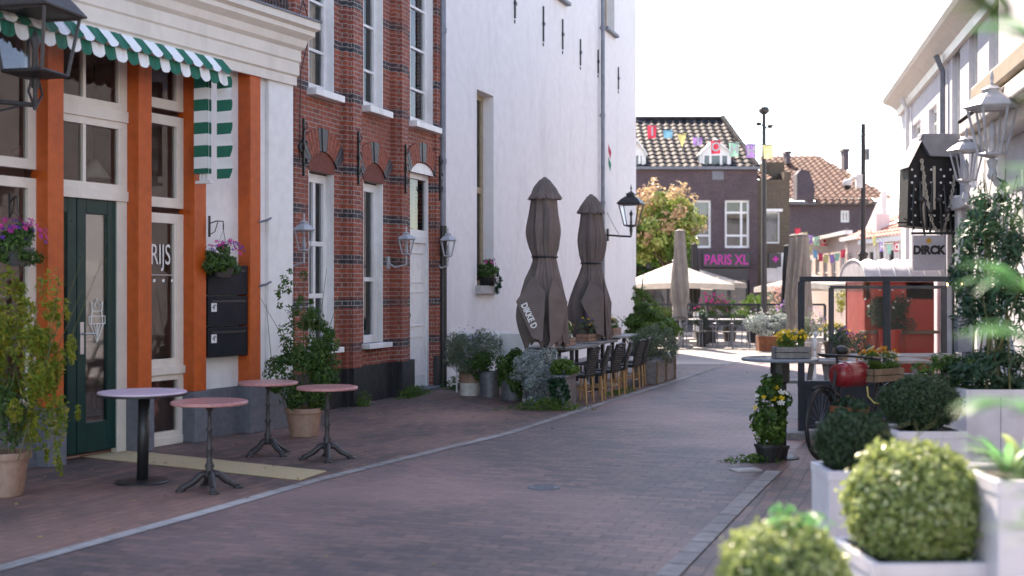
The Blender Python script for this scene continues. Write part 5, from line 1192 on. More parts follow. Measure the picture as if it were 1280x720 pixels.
# flower boxes on tables
def flower_box(label, c, rz, L_, wd, h, mat, lf, fls, seed, size=.05, hh=.12):
    T = thing('flower_box', label, 'flower box', c, rz)
    for k in range(2):
        g = G(); z0 = k * h / 2; g.box(-L_ / 2, L_ / 2, -wd / 2, -wd / 2 + .015, z0 + .003, z0 + h / 2 - .003); g.box(-L_ / 2, L_ / 2, wd / 2 - .015, wd / 2, z0 + .003, z0 + h / 2 - .003); g.box(-L_ / 2, -L_ / 2 + .015, -wd / 2, wd / 2, z0 + .003, z0 + h / 2 - .003); g.box(L_ / 2 - .015, L_ / 2, -wd / 2, wd / 2, z0 + .003, z0 + h / 2 - .003); build('plank', g, mat, T, bevel=.003)
    g = G(); g.box(-L_ / 2 + .02, L_ / 2 - .02, -wd / 2 + .02, wd / 2 - .02, 0.003, h - .02); build('soil', g, M_soil, T)
    foliage(T, 'leaf_mass', lf, 1300, (0, 0, h + hh * .6), (L_ / 2 + .03, wd / 2 + .05, hh), size * .8, .3, seed)
    for i, (fm, n) in enumerate(fls): flowers(T, 'blossom', fm, n, (0, 0, h + hh * .8), (L_ / 2, wd / 2 + .03, hh), size, seed + i)
    return T
flower_box('flower box of yellow and green plants on the nearest terrace table', tp(706, 17.9, .74), SR, .5, .2, .12, M_terra, LF_green, [(F_white, 10), (F_yellow, 8)], 41, .04, .16)
flower_box('flower box with violet flowers on the table between the brown parasols', tp(734, 19.2, .75), SR, .6, .2, .12, M_terra, LF_lav, [(F_purple, 16), (F_yellow, 8)], 42, .04, .18)
flower_box('flower box with heather on the pale topped table', tp(764, 20.4, .80), SR, .55, .22, .13, M_terra, LF_green, [(F_rose, 10), (F_yellow, 8)], 43, .04, .12)
T = thing('menu_stand', 'small white menu card stand on the nearest terrace table', 'menu stand', tp(688, 17.5, .74), .5); g = G(); g.prism([(-.05, 0), (.05, 0), (0, .17)], -.06, .06, 'y'); build('card', g, M_white, T)
for i, (px, Y) in enumerate(((694, 17.6), (700, 17.4))):
    T = thing('drinking_glass', ['empty stem glass near the menu stand on the terrace table', 'empty stem glass beside the flower box on the terrace table'][i], 'glass', tp(px, Y, .74)); g = G(); g.lathe([(.03, 0), (.006, .006), (.005, .07), (.03, .10), (.034, .16), (.03, .16), (.026, .105), (.001, .08)], 14); build('bowl', g, M_glassclear, T, smooth=True)

# hedge and tubs at the far end of the terrace
T = thing('wooden_trough', 'weathered planter trough of grey green shrubs at the far end of the wall terrace', 'planter', tp(818, 20.6), SR)
g = G(); g.box(-.75, .75, -.2, .2, 0, .38); build('trough', g, M_grey_wood, T, bevel=.01)
for s in (-.75, 0, .75): g = G(); g.box(s - .03, s + .03, -.225, -.2, 0, .40); build('post', g, M_wood, T)
foliage(T, 'leaf_mass', LF_lav, 4200, (-.1, -.05, .66), (.82, .42, .44), .06, .25, 51, 40, .25, .3, .7)
T = thing('shrub', 'dense bright green climber spilling over the far end of the terrace', 'shrub', tp(812, 22.2), SR)
g = G(); g.lathe(pot_mesh(.2, .26, .4), 20); build('pot', g, M_zinc, T); stems(T, 9, (0, 0, .3), (-.1, .1, 1.3), .012, 8, .25)
foliage(T, 'leaf_mass', LF_green, 6500, (.1, 0, .82), (1.1, .60, .42), .07, .7, 52, 46, .26, .3, .6)
foliage(T, 'leaf_mass', LF_mid, 1400, (-.35, .1, 1.12), (.30, .26, .26), .06, .5, 53, 16, .3)
T = thing('young_tree', 'thin young tree rising above the green climber at the end of the white wall', 'tree', tp(803, 23.5), 0)
g = G(); g.tube([(0, 0, 0), (.03, 0, .7), (-.02, 0, 1.4), (.02, 0, 1.9)], [.03, .025, .018, .008], 7); build('trunk', g, M_bark, T); foliage(T, 'crown', LF_green, 900, (0, 0, 1.35), (.34, .3, .42), .06, .45, 54, 20, .22, .2)
T = thing('bollard', 'black iron post standing at the edge of the sunlit square by the green climber', 'bollard', (X(841, 25.2), 25.2, 0))
g = G(); g.lathe([(.05, 0), (.05, .05), (.035, .07), (.033, .88), (.045, .90), (.045, .94), (.02, .98), (.001, .985)], 16); build('post', g, M_black, T); g = G(); g.lathe([(.036, 0), (.038, .01), (.038, .05), (.036, .06)], 16, (0, 0, .78)); build('collar', g, M_castiron, T)

# closed parasols ---------------------------------------------------------
def parasol_surface(prof, folds, amp, twist, seed, hem=0.0, n=132, rows=None):
    """prof: (z, r, amp, dx) from top to bottom; folded cloth with sharp pleats; hem: how far corners hang"""
    rnd = random.Random(seed); ph = [rnd.uniform(-.25, .25) for _ in range(folds)]; am = [rnd.uniform(.6, 1.2) for _ in range(folds)]
    zs = []; pr = prof; out = []
    for i in range(len(pr) - 1):
        k = max(3, int(abs(pr[i][0] - pr[i + 1][0]) / .03)); p0, p1, p2, p3 = pr[max(i - 1, 0)], pr[i], pr[i + 1], pr[min(i + 2, len(pr) - 1)]
        for j in range(k):
            t = j / k; cr = [.5 * ((2 * p1[q]) + (p2[q] - p0[q]) * t + (2 * p0[q] - 5 * p1[q] + 4 * p2[q] - p3[q]) * t * t + (3 * p1[q] - p0[q] - 3 * p2[q] + p3[q]) * t ** 3) for q in range(4)]
            cr[0] = p1[0] * (1 - t) + p2[0] * t; out.append(cr)
    out.append(list(pr[-1])); vs = []; fs = []
    ztop, zbot = out[0][0], out[-1][0]
    for i, (z, r, a, dx) in enumerate(out):
        t = i / (len(out) - 1)
        for k in range(n):
            an = 2 * math.pi * k / n; fa = (an / (2 * math.pi) * folds) % folds; fi = int(fa); fr = fa - fi + ph[fi] * t * .3; tri = 1 - abs(2 * (fr % 1) - 1) * 2
            rr = r * (1 + a * am[fi] * tri + .05 * math.sin(an * 3 + t * 6 + seed) + .03 * math.sin(an * 23 + 3 * math.sin(t * 9 + fi)) * min(1, t * 3)); aa = an + twist * t + .12 * a * math.sin(fi * 2.1 + t * 5)
            zz = z - (hem * (am[fi] - .5) * max(0, tri) if t > .6 else 0) * ((t - .6) / .4 if t > .6 else 0)
            vs.append((rr * math.cos(aa) + dx, rr * math.sin(aa), zz))
    for i in range(len(out) - 1):
        for k in range(n): a_ = i * n + k; b_ = i * n + (k + 1) % n; fs.append((a_, b_, b_ + n, a_ + n))
    g = G(); g.add(vs, fs); g.add(vs[:n], [tuple(range(n))]); return g
def closed_parasol(label, c, rz, zb, zt, rmax, mat, seed, style='hood', twist=.0, group=None, txt=None, polebase=True):
    T = thing('closed_parasol', label, 'parasol', c, rz, group); H = zt - zb; q = lambda t: zt - H * t
    if style == 'hood':
        cap = parasol_surface([(q(0), .02, 0, 0), (q(.02), rmax * .22, .02, 0), (q(.06), rmax * .42, .04, 0), (q(.10), rmax * .55, .06, 0), (q(.135), rmax * .66, .10, 0)], 8, 0, 0, seed, .03)
        build('canopy_cap', cap, mat, T)
        body = parasol_surface([(q(.11), rmax * .48, .10, 0), (q(.2), rmax * .52, .14, 0), (q(.33), rmax * .62, .20, 0), (q(.43), rmax * .55, .16, 0), (q(.485), rmax * .47, .08, 0), (q(.52), rmax * .49, .10, 0), (q(.62), rmax * .66, .2, -.02), (q(.76), rmax * .82, .30, -.04), (q(.86), rmax * .82, .32, -.02), (q(1.0), rmax * .74, .26, .05)], 7, 0, twist + .25, seed + 1, .30)
        cn_ = build('canopy', body, mat, T)
        g = G(); g.lathe([(rmax * .51, -.015), (rmax * .53, 0), (rmax * .51, .015)], 40, (0, 0, q(.485))); build('strap', g, M_black, cn_)
        # loose corner panels folded over the front
        A_, B_, C_, D_, E_ = (Vector(p) for p in ((-rmax * .46, -rmax * .70, q(.60)), (-rmax * 1.14, -rmax * .90, q(.755)), (-rmax * .50, -rmax * 1.30, q(.97)), (-rmax * .12, -rmax * 1.32, q(.99)), (0.0, -rmax * 1.12, q(.70))))
        g = G(); off = Vector((.0, .012, 0)); g.add([A_, B_, C_, D_, E_], [(0, 1, 4), (1, 2, 4), (2, 3, 4)]); g.add([p + off for p in (A_, B_, C_, D_, E_)], [(0, 4, 1), (1, 4, 2), (2, 4, 3)]); build('corner_flap', g, mat, cn_)
        if txt:
            xh = (C_ - B_).normalized(); nh = xh.cross(E_ - B_).normalized(); nh = nh if nh.y < 0 else -nh; yh = nh.cross(xh).normalized(); me = text('lettering', txt, .125, (0, 0, 0), M_wtext, cn_, rot=(0, 0, 0), depth=.002, bold=.004, sx=.8)
            ctr = B_.lerp(C_, .47) + yh * .085 + nh * .016; me.matrix_local = Matrix(((xh.x, yh.x, nh.x, ctr.x), (xh.y, yh.y, nh.y, ctr.y), (xh.z, yh.z, nh.z, ctr.z), (0, 0, 0, 1)))
        g = G(); pts = [Vector(p) for p in ((rmax * .30, -rmax * .70, q(.60)), (rmax * .12, -rmax * 1.0, q(.72)), (rmax * .18, -rmax * 1.1, q(1.03)), (rmax * .62, -rmax * .75, q(.97)), (rmax * .88, -rmax * .45, q(.76)))]
        g.add(pts, [(0, 1, 4), (1, 2, 3), (1, 3, 4)]); g.add([p + off for p in pts], [(0, 4, 1), (1, 3, 2), (1, 4, 3)]); build('corner_flap', g, mat, cn_)
    else:
        body = parasol_surface([(q(0), rmax * .5, .05, 0), (q(.02), rmax * .62, .1, 0), (q(.25), rmax * .75, .18, 0), (q(.5), rmax * .9, .2, 0), (q(.75), rmax, .22, 0), (q(.86), rmax * .8, .18, 0), (q(1), rmax * .95, .28, 0)], 7, 0, twist, seed, .12)
        cn_ = build('canopy', body, mat, T)
        g = G(); g.lathe([(rmax * .66, 0), (rmax * .70, .03), (rmax * .3, .07), (.001, .08)], 12, (0, 0, q(0) - .02)); build('top_cap', g, mat, T)
    g = G(); g.tube([(0, 0, 0), (0, 0, zt - .05)], .025 if style == 'hood' else .035, 12); build('pole', g, M_castiron if style == 'hood' else M_white, T)
    if polebase: g = G(); g.box(-.32, .32, -.32, .32, 0, .06); g.lathe([(.05, .06), (.05, .3)], 12); build('base', g, M_concrete, T, bevel=.01)
    return T, q, rmax, cn_
T, q, rm, cn_ = closed_parasol('closed brown parasol with white lettering on its corner, nearer of the two', tp(681, 17.0), 0, .84, 3.17, .36, M_brown_cloth, 3, group='closed brown parasols by the white wall', txt='DIKKE D')
T, q, rm, cn_ = closed_parasol('closed brown parasol farther along the white wall, half hiding the drain pipe', tp(739, 19.7), .5, .80, 3.14, .34, M_brown_cloth, 7, group='closed brown parasols by the white wall')

# ================================================================== CAFE ON THE SQUARE
closed_parasol('closed beige parasol at the left of the cafe terrace', tp(850, 32.6), 0, .75, Z(289, 32.6), .21, M_beige_cloth, 11, 'slim', 1.0)
closed_parasol('closed black parasol behind the closed beige one', tp(868, 37), 0, .9, Z(306, 37), .15, M_black_cloth, 12, 'slim', .4)
closed_parasol('closed grey beige parasol, left one of the close pair', tp(993, 30), 0, .55, Z(295, 30), .20, M_beige_cloth, 13, 'slim', -.6, 'pair of closed grey beige parasols')
closed_parasol('closed grey beige parasol, right one of the close pair', tp(1003, 29.6), .4, .55, Z(294, 29.6), .22, M_beige_cloth, 14, 'slim', -.9, 'pair of closed grey beige parasols')
closed_parasol('closed black parasol just left of the close beige pair', tp(985, 33), 0, .7, Z(308, 33), .17, M_black_cloth, 15, 'slim', .3)
def open_parasol(label, c, rz, half, ze, za, mat, val=.0):
    T = thing('open_parasol', label, 'parasol', c, rz); g = G(); n = 16; vs = [(0, 0, za)]; cs = [(-half, -half), (half, -half), (half, half), (-half, half)]
    g.tube([(0, 0, 0), (0, 0, za)], .04, 10); build('pole', g, M_white, T)
    vs = []; fs = []; m_ = 10; per = []
    for s in range(4):
        a, b = cs[s], cs[(s + 1) % 4]
        for k in range(m_): t = k / m_; per.append((a[0] * (1 - t) + b[0] * t, a[1] * (1 - t) + b[1] * t, -.05 * math.sin(math.pi * t) * -1))
    N_ = len(per); rings = 8
    for r_ in range(rings + 1):
        t = r_ / rings
        for p in per: vs.append((p[0] * t, p[1] * t, za + (ze - za) * t ** 1.08 + (p[2]) * t - .02 * math.sin(math.pi * t)))
    for p in per: vs.append((p[0], p[1], ze + p[2] - .16))
    for r_ in range(rings + 1):
        for k in range(N_): a = r_ * N_ + k; b = r_ * N_ + (k + 1) % N_; fs.append((a, b, b + N_, a + N_))
    g = G(); g.add(vs, fs); cn = build('canopy', g, mat, T)
    for cx, cy in cs + [(0, -half), (0, half), (half, 0), (-half, 0)]: g = G(); g.tube([(0, 0, za - .06), (cx, cy, ze - .03)], .014, 5); build('rib', g, M_pipe, cn)
    g = G(); g.lathe([(.03, 0), (.05, .06), (.001, .1)], 10, (0, 0, za)); build('finial', g, M_pipe, T)
    g = G(); g.box(-.4, .4, -.4, .4, 0, .08); build('base', g, M_concrete, T)
    return T
open_parasol('open cream parasol over the left half of the cafe terrace', tp(842, 36), .05, 1.5, 1.70, 2.36, M_cream_cloth)
open_parasol('open grey parasol behind the cream one, partly hidden', tp(872, 41), .0, 1.4, 1.75, 2.25, M_beige_cloth)
open_parasol('open cream parasol at the right, behind the close beige pair', tp(1012, 37), .1, 1.35, 1.62, 2.05, M_cream_cloth)
open_parasol('open cream parasol behind the glass screen near the camera post', tp(1070, 35), .1, 1.35, 1.70, 2.05, M_cream_cloth)
# metal cafe chairs
def cafe_chair(label):
    T = thing('cafe_chair', label, 'chair', (0, 0, 0), 0, 'grey metal cafe chairs at the edge of the square')
    g = G(); M_ = M_castiron
    for k in range(7): g.box(-.2, .2, -.2 + k * .06, -.2 + k * .06 + .045, .43, .445)
    build('seat', g, M_, T)
    for s in (-1, 1):
        g = G(); g.tube([(s * .21, .24, 0), (s * .21, .2, .43), (s * .20, .17, .45)], .013, 6); build('front_leg', g, M_pipe, T)
        g = G(); g.tube([(s * .21, -.26, 0), (s * .21, -.2, .43), (s * .2, -.26, .78)], .013, 6); build('rear_leg', g, M_pipe, T)
        g = G(); g.tube([(s * .21, .2, .43), (s * .24, .2, .64), (s * .24, -.1, .67), (s * .22, -.24, .66)], .012, 6); build('armrest', g, M_pipe, T)
    g = G(); g.tube([(-.2, -.26, .78), (-.12, -.275, .84), (.12, -.275, .84), (.2, -.26, .78)], .014, 6)
    for k in range(9): x = -.17 + k * .0425; g.tube([(x, -.205, .46), (x, -.27, .82)], .008, 4)
    build('backrest', g, M_, T); return T
cl = ['metal cafe chair at the far left end beside the hedge', 'metal cafe chair left of the beige parasol pole', 'metal cafe chair in front of the beige parasol pole', 'metal cafe chair right of the beige parasol', 'metal cafe chair below the pink flowers', 'metal cafe chair in the middle right of the row', 'metal cafe chair left of the rust coloured flower box', 'metal cafe chair tucked right against the rust coloured flower box']
cc = cafe_chair(cl[0])
for i, (px, Y, a) in enumerate([(806, 31.9, .1), (829, 32.2, -.2), (846, 31.7, .1), (866, 32.0, .05), (886, 32.3, -.3), (903, 31.8, .02), (925, 31.7, -.05), (941, 32.5, .3)]):
    if i == 0: cc.location = tp(px, Y); cc.rotation_euler.z = a
    else: dup(cc, tp(px, Y), a, cl[i])
def cafe_table(label):
    T = thing('cafe_table', label, 'table', (0, 0, 0), 0, 'small square cafe tables'); g = G(); g.box(-.33, .33, -.33, .33, .72, .75); build('tabletop', g, M_white, T, bevel=.006); g = G(); g.tube([(0, 0, .02), (0, 0, .72)], .03, 10); g.lathe([(.22, 0), (.2, .02), (.03, .04)], 16); build('pedestal', g, M_castiron, T); return T
cts = ['small white cafe table left, behind the chair by the parasol pole', 'small white cafe table in the middle behind the metal chairs', 'small white cafe table right, beside the green planter']
ct = cafe_table(cts[0])
for i, (px, Y) in enumerate([(836, 33.0), (878, 33.1), (914, 33.0)]):
    if i == 0: ct.location = tp(px, Y)
    else: dup(ct, tp(px, Y), .1, cts[i])
# glass fence
T = thing('terrace_fence', 'low glass fence with dark posts and rail behind the metal cafe chairs', 'fence', tp(800, 34), -.02)
fx = lambda px: X(px, 34) - X(800, 34)
for px in (803, 843, 884, 947, 1004, 1030): g = G(); g.box(fx(px) - .035, fx(px) + .035, -.03, .03, 0, 1.12); build('post', g, M_screen, T)
g = G(); g.box(fx(796), fx(1030), -.03, .03, 1.10, 1.16); build('rail', g, M_screen, T)
pxs = (803, 843, 884, 947, 1004, 1030)
for a, b in zip(pxs[:-1], pxs[1:]): g = G(); g.box(fx(a) + .04, fx(b) - .04, -.006, .006, .12, 1.08); build('glass_panel', g, M_glassclear, T)
# planters of the square
def pot_flower(label, c, r, h, mat, lf, rad, zc, n, size, fls, seed, asp=.5, square=False, fs=.05, nm='pot_plant'):
    T = thing(nm, label, 'potted plant', c, seed * .7)
    g = G()
    if square: g.box(-r, r, -r * .7, r * .7, 0, h)
    else: g.lathe(pot_mesh(r * .75, r, h, .015, .05), 20)
    build('pot', g, mat, T, bevel=.01 if square else 0); foliage(T, 'leaf_mass', lf, n, (0, 0, zc), rad, size, asp, seed)
    for i, (fm, k) in enumerate(fls): flowers(T, 'blossom', fm, k, (0, 0, zc + rad[2] * .2), tuple(x * 1.02 for x in rad), fs, seed + i)
    return T
M_rust = pm('rust_steel', (.28, .10, .045), .8, .2, 10, .006)
T = pot_flower('rust coloured box with a round white flecked shrub beside the cafe chairs', tp(961, 30.5), .29, .38, M_rust, LF_silver, (.60, .45, .32), .70, 2600, .07, [(F_white, 60)], 61, .4, True); T.rotation_euler.z = 0
pot_flower('dark topiary shrub in a pot between the cafe chairs', tp(877, 32.6), .16, .4, M_black, LF_dark, (.26, .26, .28), .72, 1300, .05, [], 62)
pot_flower('tall pink flowering plant behind the cafe chairs', tp(889, 35), .2, .45, M_black, LF_mid, (.5, .4, .42), .95, 1300, .06, [(F_pink, 40)], 63, fs=.09)
pot_flower('bright green feathery shrub behind the glass fence', tp(943, 35), .25, .45, M_black, LF_green, (.48, .45, .55), .95, 2400, .06, [], 64, .25)
pot_flower('salmon red flowering grass behind the rust coloured box', tp(967, 35.5), .25, .45, M_black, LF_lav, (.62, .45, .55), 1.05, 1600, .06, [(F_rose, 130)], 65, .2, fs=.10)
pot_flower('lilac flowering plant beside the pair of closed parasols', tp(985, 31.5), .22, .4, M_black, LF_lav, (.4, .36, .4), .85, 1500, .055, [(F_lilac, 60)], 66, .25, fs=.07)
pot_flower('green shrub in a dark pot behind the left cafe chairs', tp(818, 34.8), .25, .45, M_black, LF_green, (.7, .5, .42), .95, 2200, .07, [], 67)
pot_flower('loose green plant behind the middle cafe chairs', tp(912, 36), .22, .45, M_black, LF_mid, (.5, .4, .4), .9, 1200, .06, [(F_rose, 20)], 68)
pot_flower('yellow green flowering shrub in a pale grey tub beyond the camera post', tp(1059, 25), .26, .50, M_concrete, LF_bamboo, (.42, .34, .30), 1.30, 1700, .05, [(F_white, 60)], 69, .3, fs=.04).location.z = 0
pot_flower('small yellow flowers in a low pot on the terrace wall', tp(1044, 22), .2, .62, M_wood, LF_mid, (.34, .28, .18), .78, 900, .05, [(F_yellow, 60)], 70, fs=.05)
pot_flower('dark leafy shrub left of the red hut', tp(1070, 20.5), .2, .3, M_black, LF_dark, (.32, .3, .34), .55, 1800, .05, [(F_orange, 10)], 71)
pot_flower('hanging green fern inside the counter of the red hut', tp(1112, 22.2), .2, .84, M_redhut, LF_dark, (.55, .2, .42), 1.10, 2600, .07, [(F_white, 10)], 72, .3)
pot_flower('lilac pot plant behind the glass screen posts', tp(1016, 27.5), .2, .35, M_concrete, LF_lav, (.3, .3, .35), .75, 1000, .05, [(F_lilac, 40)], 73)
# tree on the square
def tree(name, label, c, trunk_h, rt, crown, mats, n, size, seed, group=None):
    T = thing(name, label, 'tree', c, 0, group); rnd = random.Random(seed); cx, cy, cz, rx, ry, rz = crown
    g = G(); g.tube([(0, 0, 0), (.05, 0, trunk_h * .5), (0, .05, trunk_h), (cx, cy, cz)], [rt, rt * .8, rt * .65, rt * .2], 9)
    for k in range(11):
        a = rnd.uniform(0, 6.3); e = Vector((cx + rx * .8 * math.cos(a), cy + ry * .8 * math.sin(a), cz + rz * rnd.uniform(-.5, .8))); s = Vector((0, .05, trunk_h * rnd.uniform(.8, 1.15))); g.tube([s, s.lerp(e, .5) + Vector((0, 0, .2)), e], [rt * .4, rt * .25, rt * .06], 6)
    build('trunk', g, M_bark, T)
    for i, (m, fr, dz, ks) in enumerate(mats): foliage(T, 'crown', m, int(n * fr), (cx, cy, cz + dz), (rx, ry, rz), size, .6, seed + i, ks, .22, .35, .6)
    return T
tree('square_tree', 'yellow green tree turning russet at the corner of the white wall', tp(838, 44), 2.2, .11, (-.3, 0, 3.75, 1.65, 1.6, 1.45), [(LF_tree, .75, 0, 60), (LF_treetop, .2, .45, 40), (LF_green, .3, -.55, 40)], 9000, .17, 81)
tree('square_tree', 'darker tree standing behind the yellow green one', tp(800, 48), 2.2, .12, (0, 0, 2.8, 2.2, 1.6, 1.3), [(LF_mid, 1, 0, 50)], 5000, .17, 85)

# ================================================================== RIGHT TERRACE
YT = 12.8
T = thing('glass_screen', 'dark framed glass wind screen across the front of the right terrace', 'wind screen', tp(1000, YT), 0)
f = lambda px: X(px, YT) - X(1000, YT); z = lambda py: Z(py, YT)
sx1 = f(1212); zt, zm_ = z(352), z(476)
for px in (1001.5, 1108, 1211): g = G(); g.box(f(px) - .03, f(px) + .03, -.03, .03, .05, zt); build('post', g, M_screen, T, bevel=.004)
g = G(); g.box(0, sx1, -.032, .032, zt - .0, zt + .055); build('top_rail', g, M_screen, T, bevel=.004)
g = G(); g.box(.03, f(1105), -.025, .025, zm_ - .05, zm_); build('middle_rail', g, M_screen, T); g = G(); g.box(f(1111), sx1 - .03, -.025, .025, zm_ - .05, zm_); build('middle_rail', g, M_screen, T)
for a, b in ((.03, f(1105)), (f(1111), sx1 - .03)):
    g = G(); g.box(a, b, -.012, .012, .10, zm_ - .05); build('lower_panel', g, M_screen, T); g = G(); g.box(a, b, -.005, .005, zm_, zt); build('glass_panel', g, M_glassclear, T)
g = G(); g.box(-.18, sx1 + .1, -.2, .2, 0, .08); build('base_plinth', g, M_grey_wood, T, bevel=.01)
YU = 16.2
T = thing('glass_screen', 'second glass wind screen at the back of the right terrace before the red hut', 'wind screen', tp(1038, YU), 0)
f = lambda px: X(px, YU) - X(1038, YU); z = lambda py: Z(py, YU)
for px in (1039, 1110, 1180): g = G(); g.box(f(px) - .03, f(px) + .03, -.03, .03, 0, z(360)); build('post', g, M_screen, T)
g = G(); g.box(0, f(1182), -.03, .03, z(361), z(357)); build('top_rail', g, M_screen, T)
for a, b in ((1041, 1108), (1112, 1178)): g = G(); g.box(f(a), f(b), -.005, .005, .45, z(361)); build('glass_panel', g, M_glassclear, T); g = G(); g.box(f(a), f(b), -.012, .012, .05, .44); build('lower_panel', g, M_screen, T)
def picnic(label, c, rz, L_, mat=M_grey_wood):
    T = thing('picnic_table', label, 'table', c, rz, 'picnic tables on the right terrace')
    for k in range(4): g = G(); g.box(-L_ / 2, L_ / 2, -.33 + k * .165, -.33 + k * .165 + .155, .71, .745); build('board', g, mat, T, bevel=.004)
    for s in (-1, 1): g = G(); g.box(-L_ / 2, L_ / 2, s * .62 - .12, s * .62 + .12, .42, .455); build('bench', g, mat, T, bevel=.004)
    for s in (-1, 1): g = G(); x = s * (L_ / 2 - .2); g.box(x - .03, x + .03, -.62, .62, .36, .42); g.tube([(x, -.2, .71), (x, -.5, 0)], .035, 4); g.tube([(x, .2, .71), (x, .5, 0)], .035, 4); build('trestle', g, mat, T)
    return T
picnic('picnic table behind the glass panel near the bicycle handlebar', tp(1078, 14.4), .12, 1.5); picnic('picnic table farther back near the red hut', tp(1130, 15.4), .1, 1.4)
pot_flower('small dark violet plant on the first picnic table', tp(1052, 14.3, .745), .09, .14, M_wood, LF_dark, (.20, .16, .13), .24, 700, .035, [(F_purple, 14)], 74, fs=.04)
T = thing('white_figurine', 'small white dog figurine seen through the glass beside the bar table', 'figurine', tp(1018.5, 20.6, .0), 0)
g = G(); g.lathe([(.035, 0), (.05, .03), (.03, .1), (.02, .3), (.025, .52)], 12); build('stand', g, M_white, T, smooth=True)
g = G(); g.lathe([(.02, .52), (.045, .56), (.05, .66), (.035, .74), (.001, .78)], 12); g.lathe([(.001, .76), (.03, .77), (.038, .81), (.025, .85), (.001, .86)], 12, (.012, -.02, 0)); g.tube([(.01, -.03, .81), (.02, -.08, .80)], [.02, .01], 8); build('body', g, M_white, T, smooth=True)
T = thing('utility_box', 'grey metal cabinet fixed to the post at the right end of the glass screen', 'utility box', tp(1205, 12.6), 0)
g = G(); g.box(-.085, .085, -.06, .06, Z(440, 12.6), Z(397, 12.6)); build('cabinet', g, M_pipe, T, bevel=.006); g = G(); g.box(-.09, .09, -.07, .07, Z(397, 12.6), Z(394, 12.6)); build('lid', g, M_pipe, T); g = G(); g.tube([(.0, 0, 0), (0, 0, Z(440, 12.6))], .02, 8); build('conduit', g, M_pipe, T)
T = thing('light_string', 'row of small glowing warm bulbs under the top rail at the right', 'string lights', tp(1197, 13.3, Z(355, 13.3)), 0)
g = G(); g.tube([(-.15, 0, .03), (.14, 0, .04)], .004, 4); build('cord', g, M_black, T)
for k in range(5): g = G(); g.lathe([(.001, -.022), (.013, -.012), (.012, .005), (.006, .02), (.001, .022)], 8, (-.11 + k * .055, 0, .0)); build('bulb', g, M_bulb, T, smooth=True)

# bar table with flower box and hanging plant
T = thing('bar_table', 'round dark rimmed bar table on a thick black column before the glass screen', 'table', (X(975, 11.3), 11.3, 0), 0)
ht = Z(447, 11.3); g = G(); g.lathe([(.35, ht - .03), (.36, ht - .022), (.36, ht - .006), (.352, ht), (.001, ht)], 56); build('tabletop', g, pm('blue_grey_tabletop', (.16, .19, .23), .12, .1, 8, 0, dirt=(.3, .3, .32)), T)
g = G(); g.lathe([(.18, 0), (.18, .01), (.15, .02), (.06, .03), (.06, .7), (.09, .72), (.09, .9), (.05, .92), (.05, ht - .03)], 20); build('column', g, M_black, T)
flower_box('wooden box of yellow violas on the round bar table', (X(989, 11.2), 11.2, ht), .05, .34, .14, .11, M_grey_wood, LF_green, [(F_yellow, 60), (F_orange, 6)], 91, .035, .09)
T = thing('climbing_plant', 'green climber with white and yellow blooms covering the bar table column', 'potted plant', (X(961, 11.05), 11.05, 0), 0)
g = G(); g.lathe(pot_mesh(.10, .125, .17, .01, .03), 20); build('pot', g, M_black, T); g = G(); g.lathe(pot_mesh(.06, .08, .14, .01, .03), 16, (.13, .12, 0)); build('pot', g, M_black, T)
stems(T, 5, (0, 0, .12), (.03, .02, .8), .004, 9, .05)
foliage(T, 'leaf_mass', LF_mid, 1900, (.02, 0, .48), (.19, .16, .36), .05, .75, 92, 30, .26, .4); foliage(T, 'leaf_mass', LF_green, 500, (-.02, -.06, .30), (.18, .14, .2), .05, .75, 93)
flowers(T, 'blossom', F_white, 9, (.02, 0, .5), (.18, .15, .33), .055, 94); flowers(T, 'blossom', F_yellow, 9, (.02, 0, .45), (.17, .15, .3), .055, 95)
ground_weeds('grass tuft at the foot of the climber covered bar table', (X(940, 11.0), 11.0, 0), .25, .1, .08, 260, LF_green, 26, None, 'grass tuft')

# bicycle -------------------------------------------------------------------
def torus(g, c, R_, r, ax, seg=40, s2=8):
    """ring in the plane spanned by ax (horizontal unit vector) and z"""
    ax = Vector(ax); g.tube([Vector(c) + ax * R_ * math.cos(2 * math.pi * k / seg) + Vector((0, 0, R_ * math.sin(2 * math.pi * k / seg))) for k in range(seg + 1)], r, s2, cap=False)
bx0, bx1 = Vector((X(1026, 11.25), 11.25, 0)), Vector((X(1120, 11.9), 11.9, 0))
bd = (bx0 - bx1).normalized(); T = thing('bicycle', 'old black bicycle with a red barrel and flower basket leaning by the glass screen', 'bicycle', tuple(bx1), math.atan2(bd.y, bd.x))
WB = (bx0 - bx1).length; RW = .32
def wheel(c, ang):
    w_ = G(); ax = (math.cos(ang), math.sin(ang), 0); torus(w_, c, RW, .019, ax); wo = build('wheel', w_, M_black, T)
    g = G(); torus(g, c, RW - .024, .009, ax, 40, 6); build('rim', g, M_castiron, wo); g = G(); c = Vector(c); axv = Vector(ax)
    for k in range(18): a = 2 * math.pi * k / 18; g.tube([c, c + axv * (RW - .02) * math.cos(a) + Vector((0, 0, (RW - .02) * math.sin(a)))], .0018, 3)
    g.tube([c - Vector((-ax[1], ax[0], 0)) * .05, c + Vector((-ax[1], ax[0], 0)) * .05], .018, 8); build('spokes', g, M_pipe, wo)
wheel((0, 0, RW + .01), 0); wheel((WB, 0, RW + .01), .30)
hub = (0, 0, RW); bb = (.42, 0, .28); st = (.27, 0, .72); hd = (WB - .22, 0, .82); hb = (WB - .17, 0, .62)
g = G()
for a, b in ((bb, st), (bb, hb), (st, (WB - .21, 0, .76)), (hub, bb), (hub, st), (hd, hb)): g.tube([a, b], .016, 8)
build('frame', g, M_black, T)
g = G(); fo = (WB, 0, RW); 
for s in (-.05, .05): g.tube([(hb[0], s * .6, hb[2]), (hb[0] + .05, s, .5), (fo[0], s, fo[2])], .011, 6)
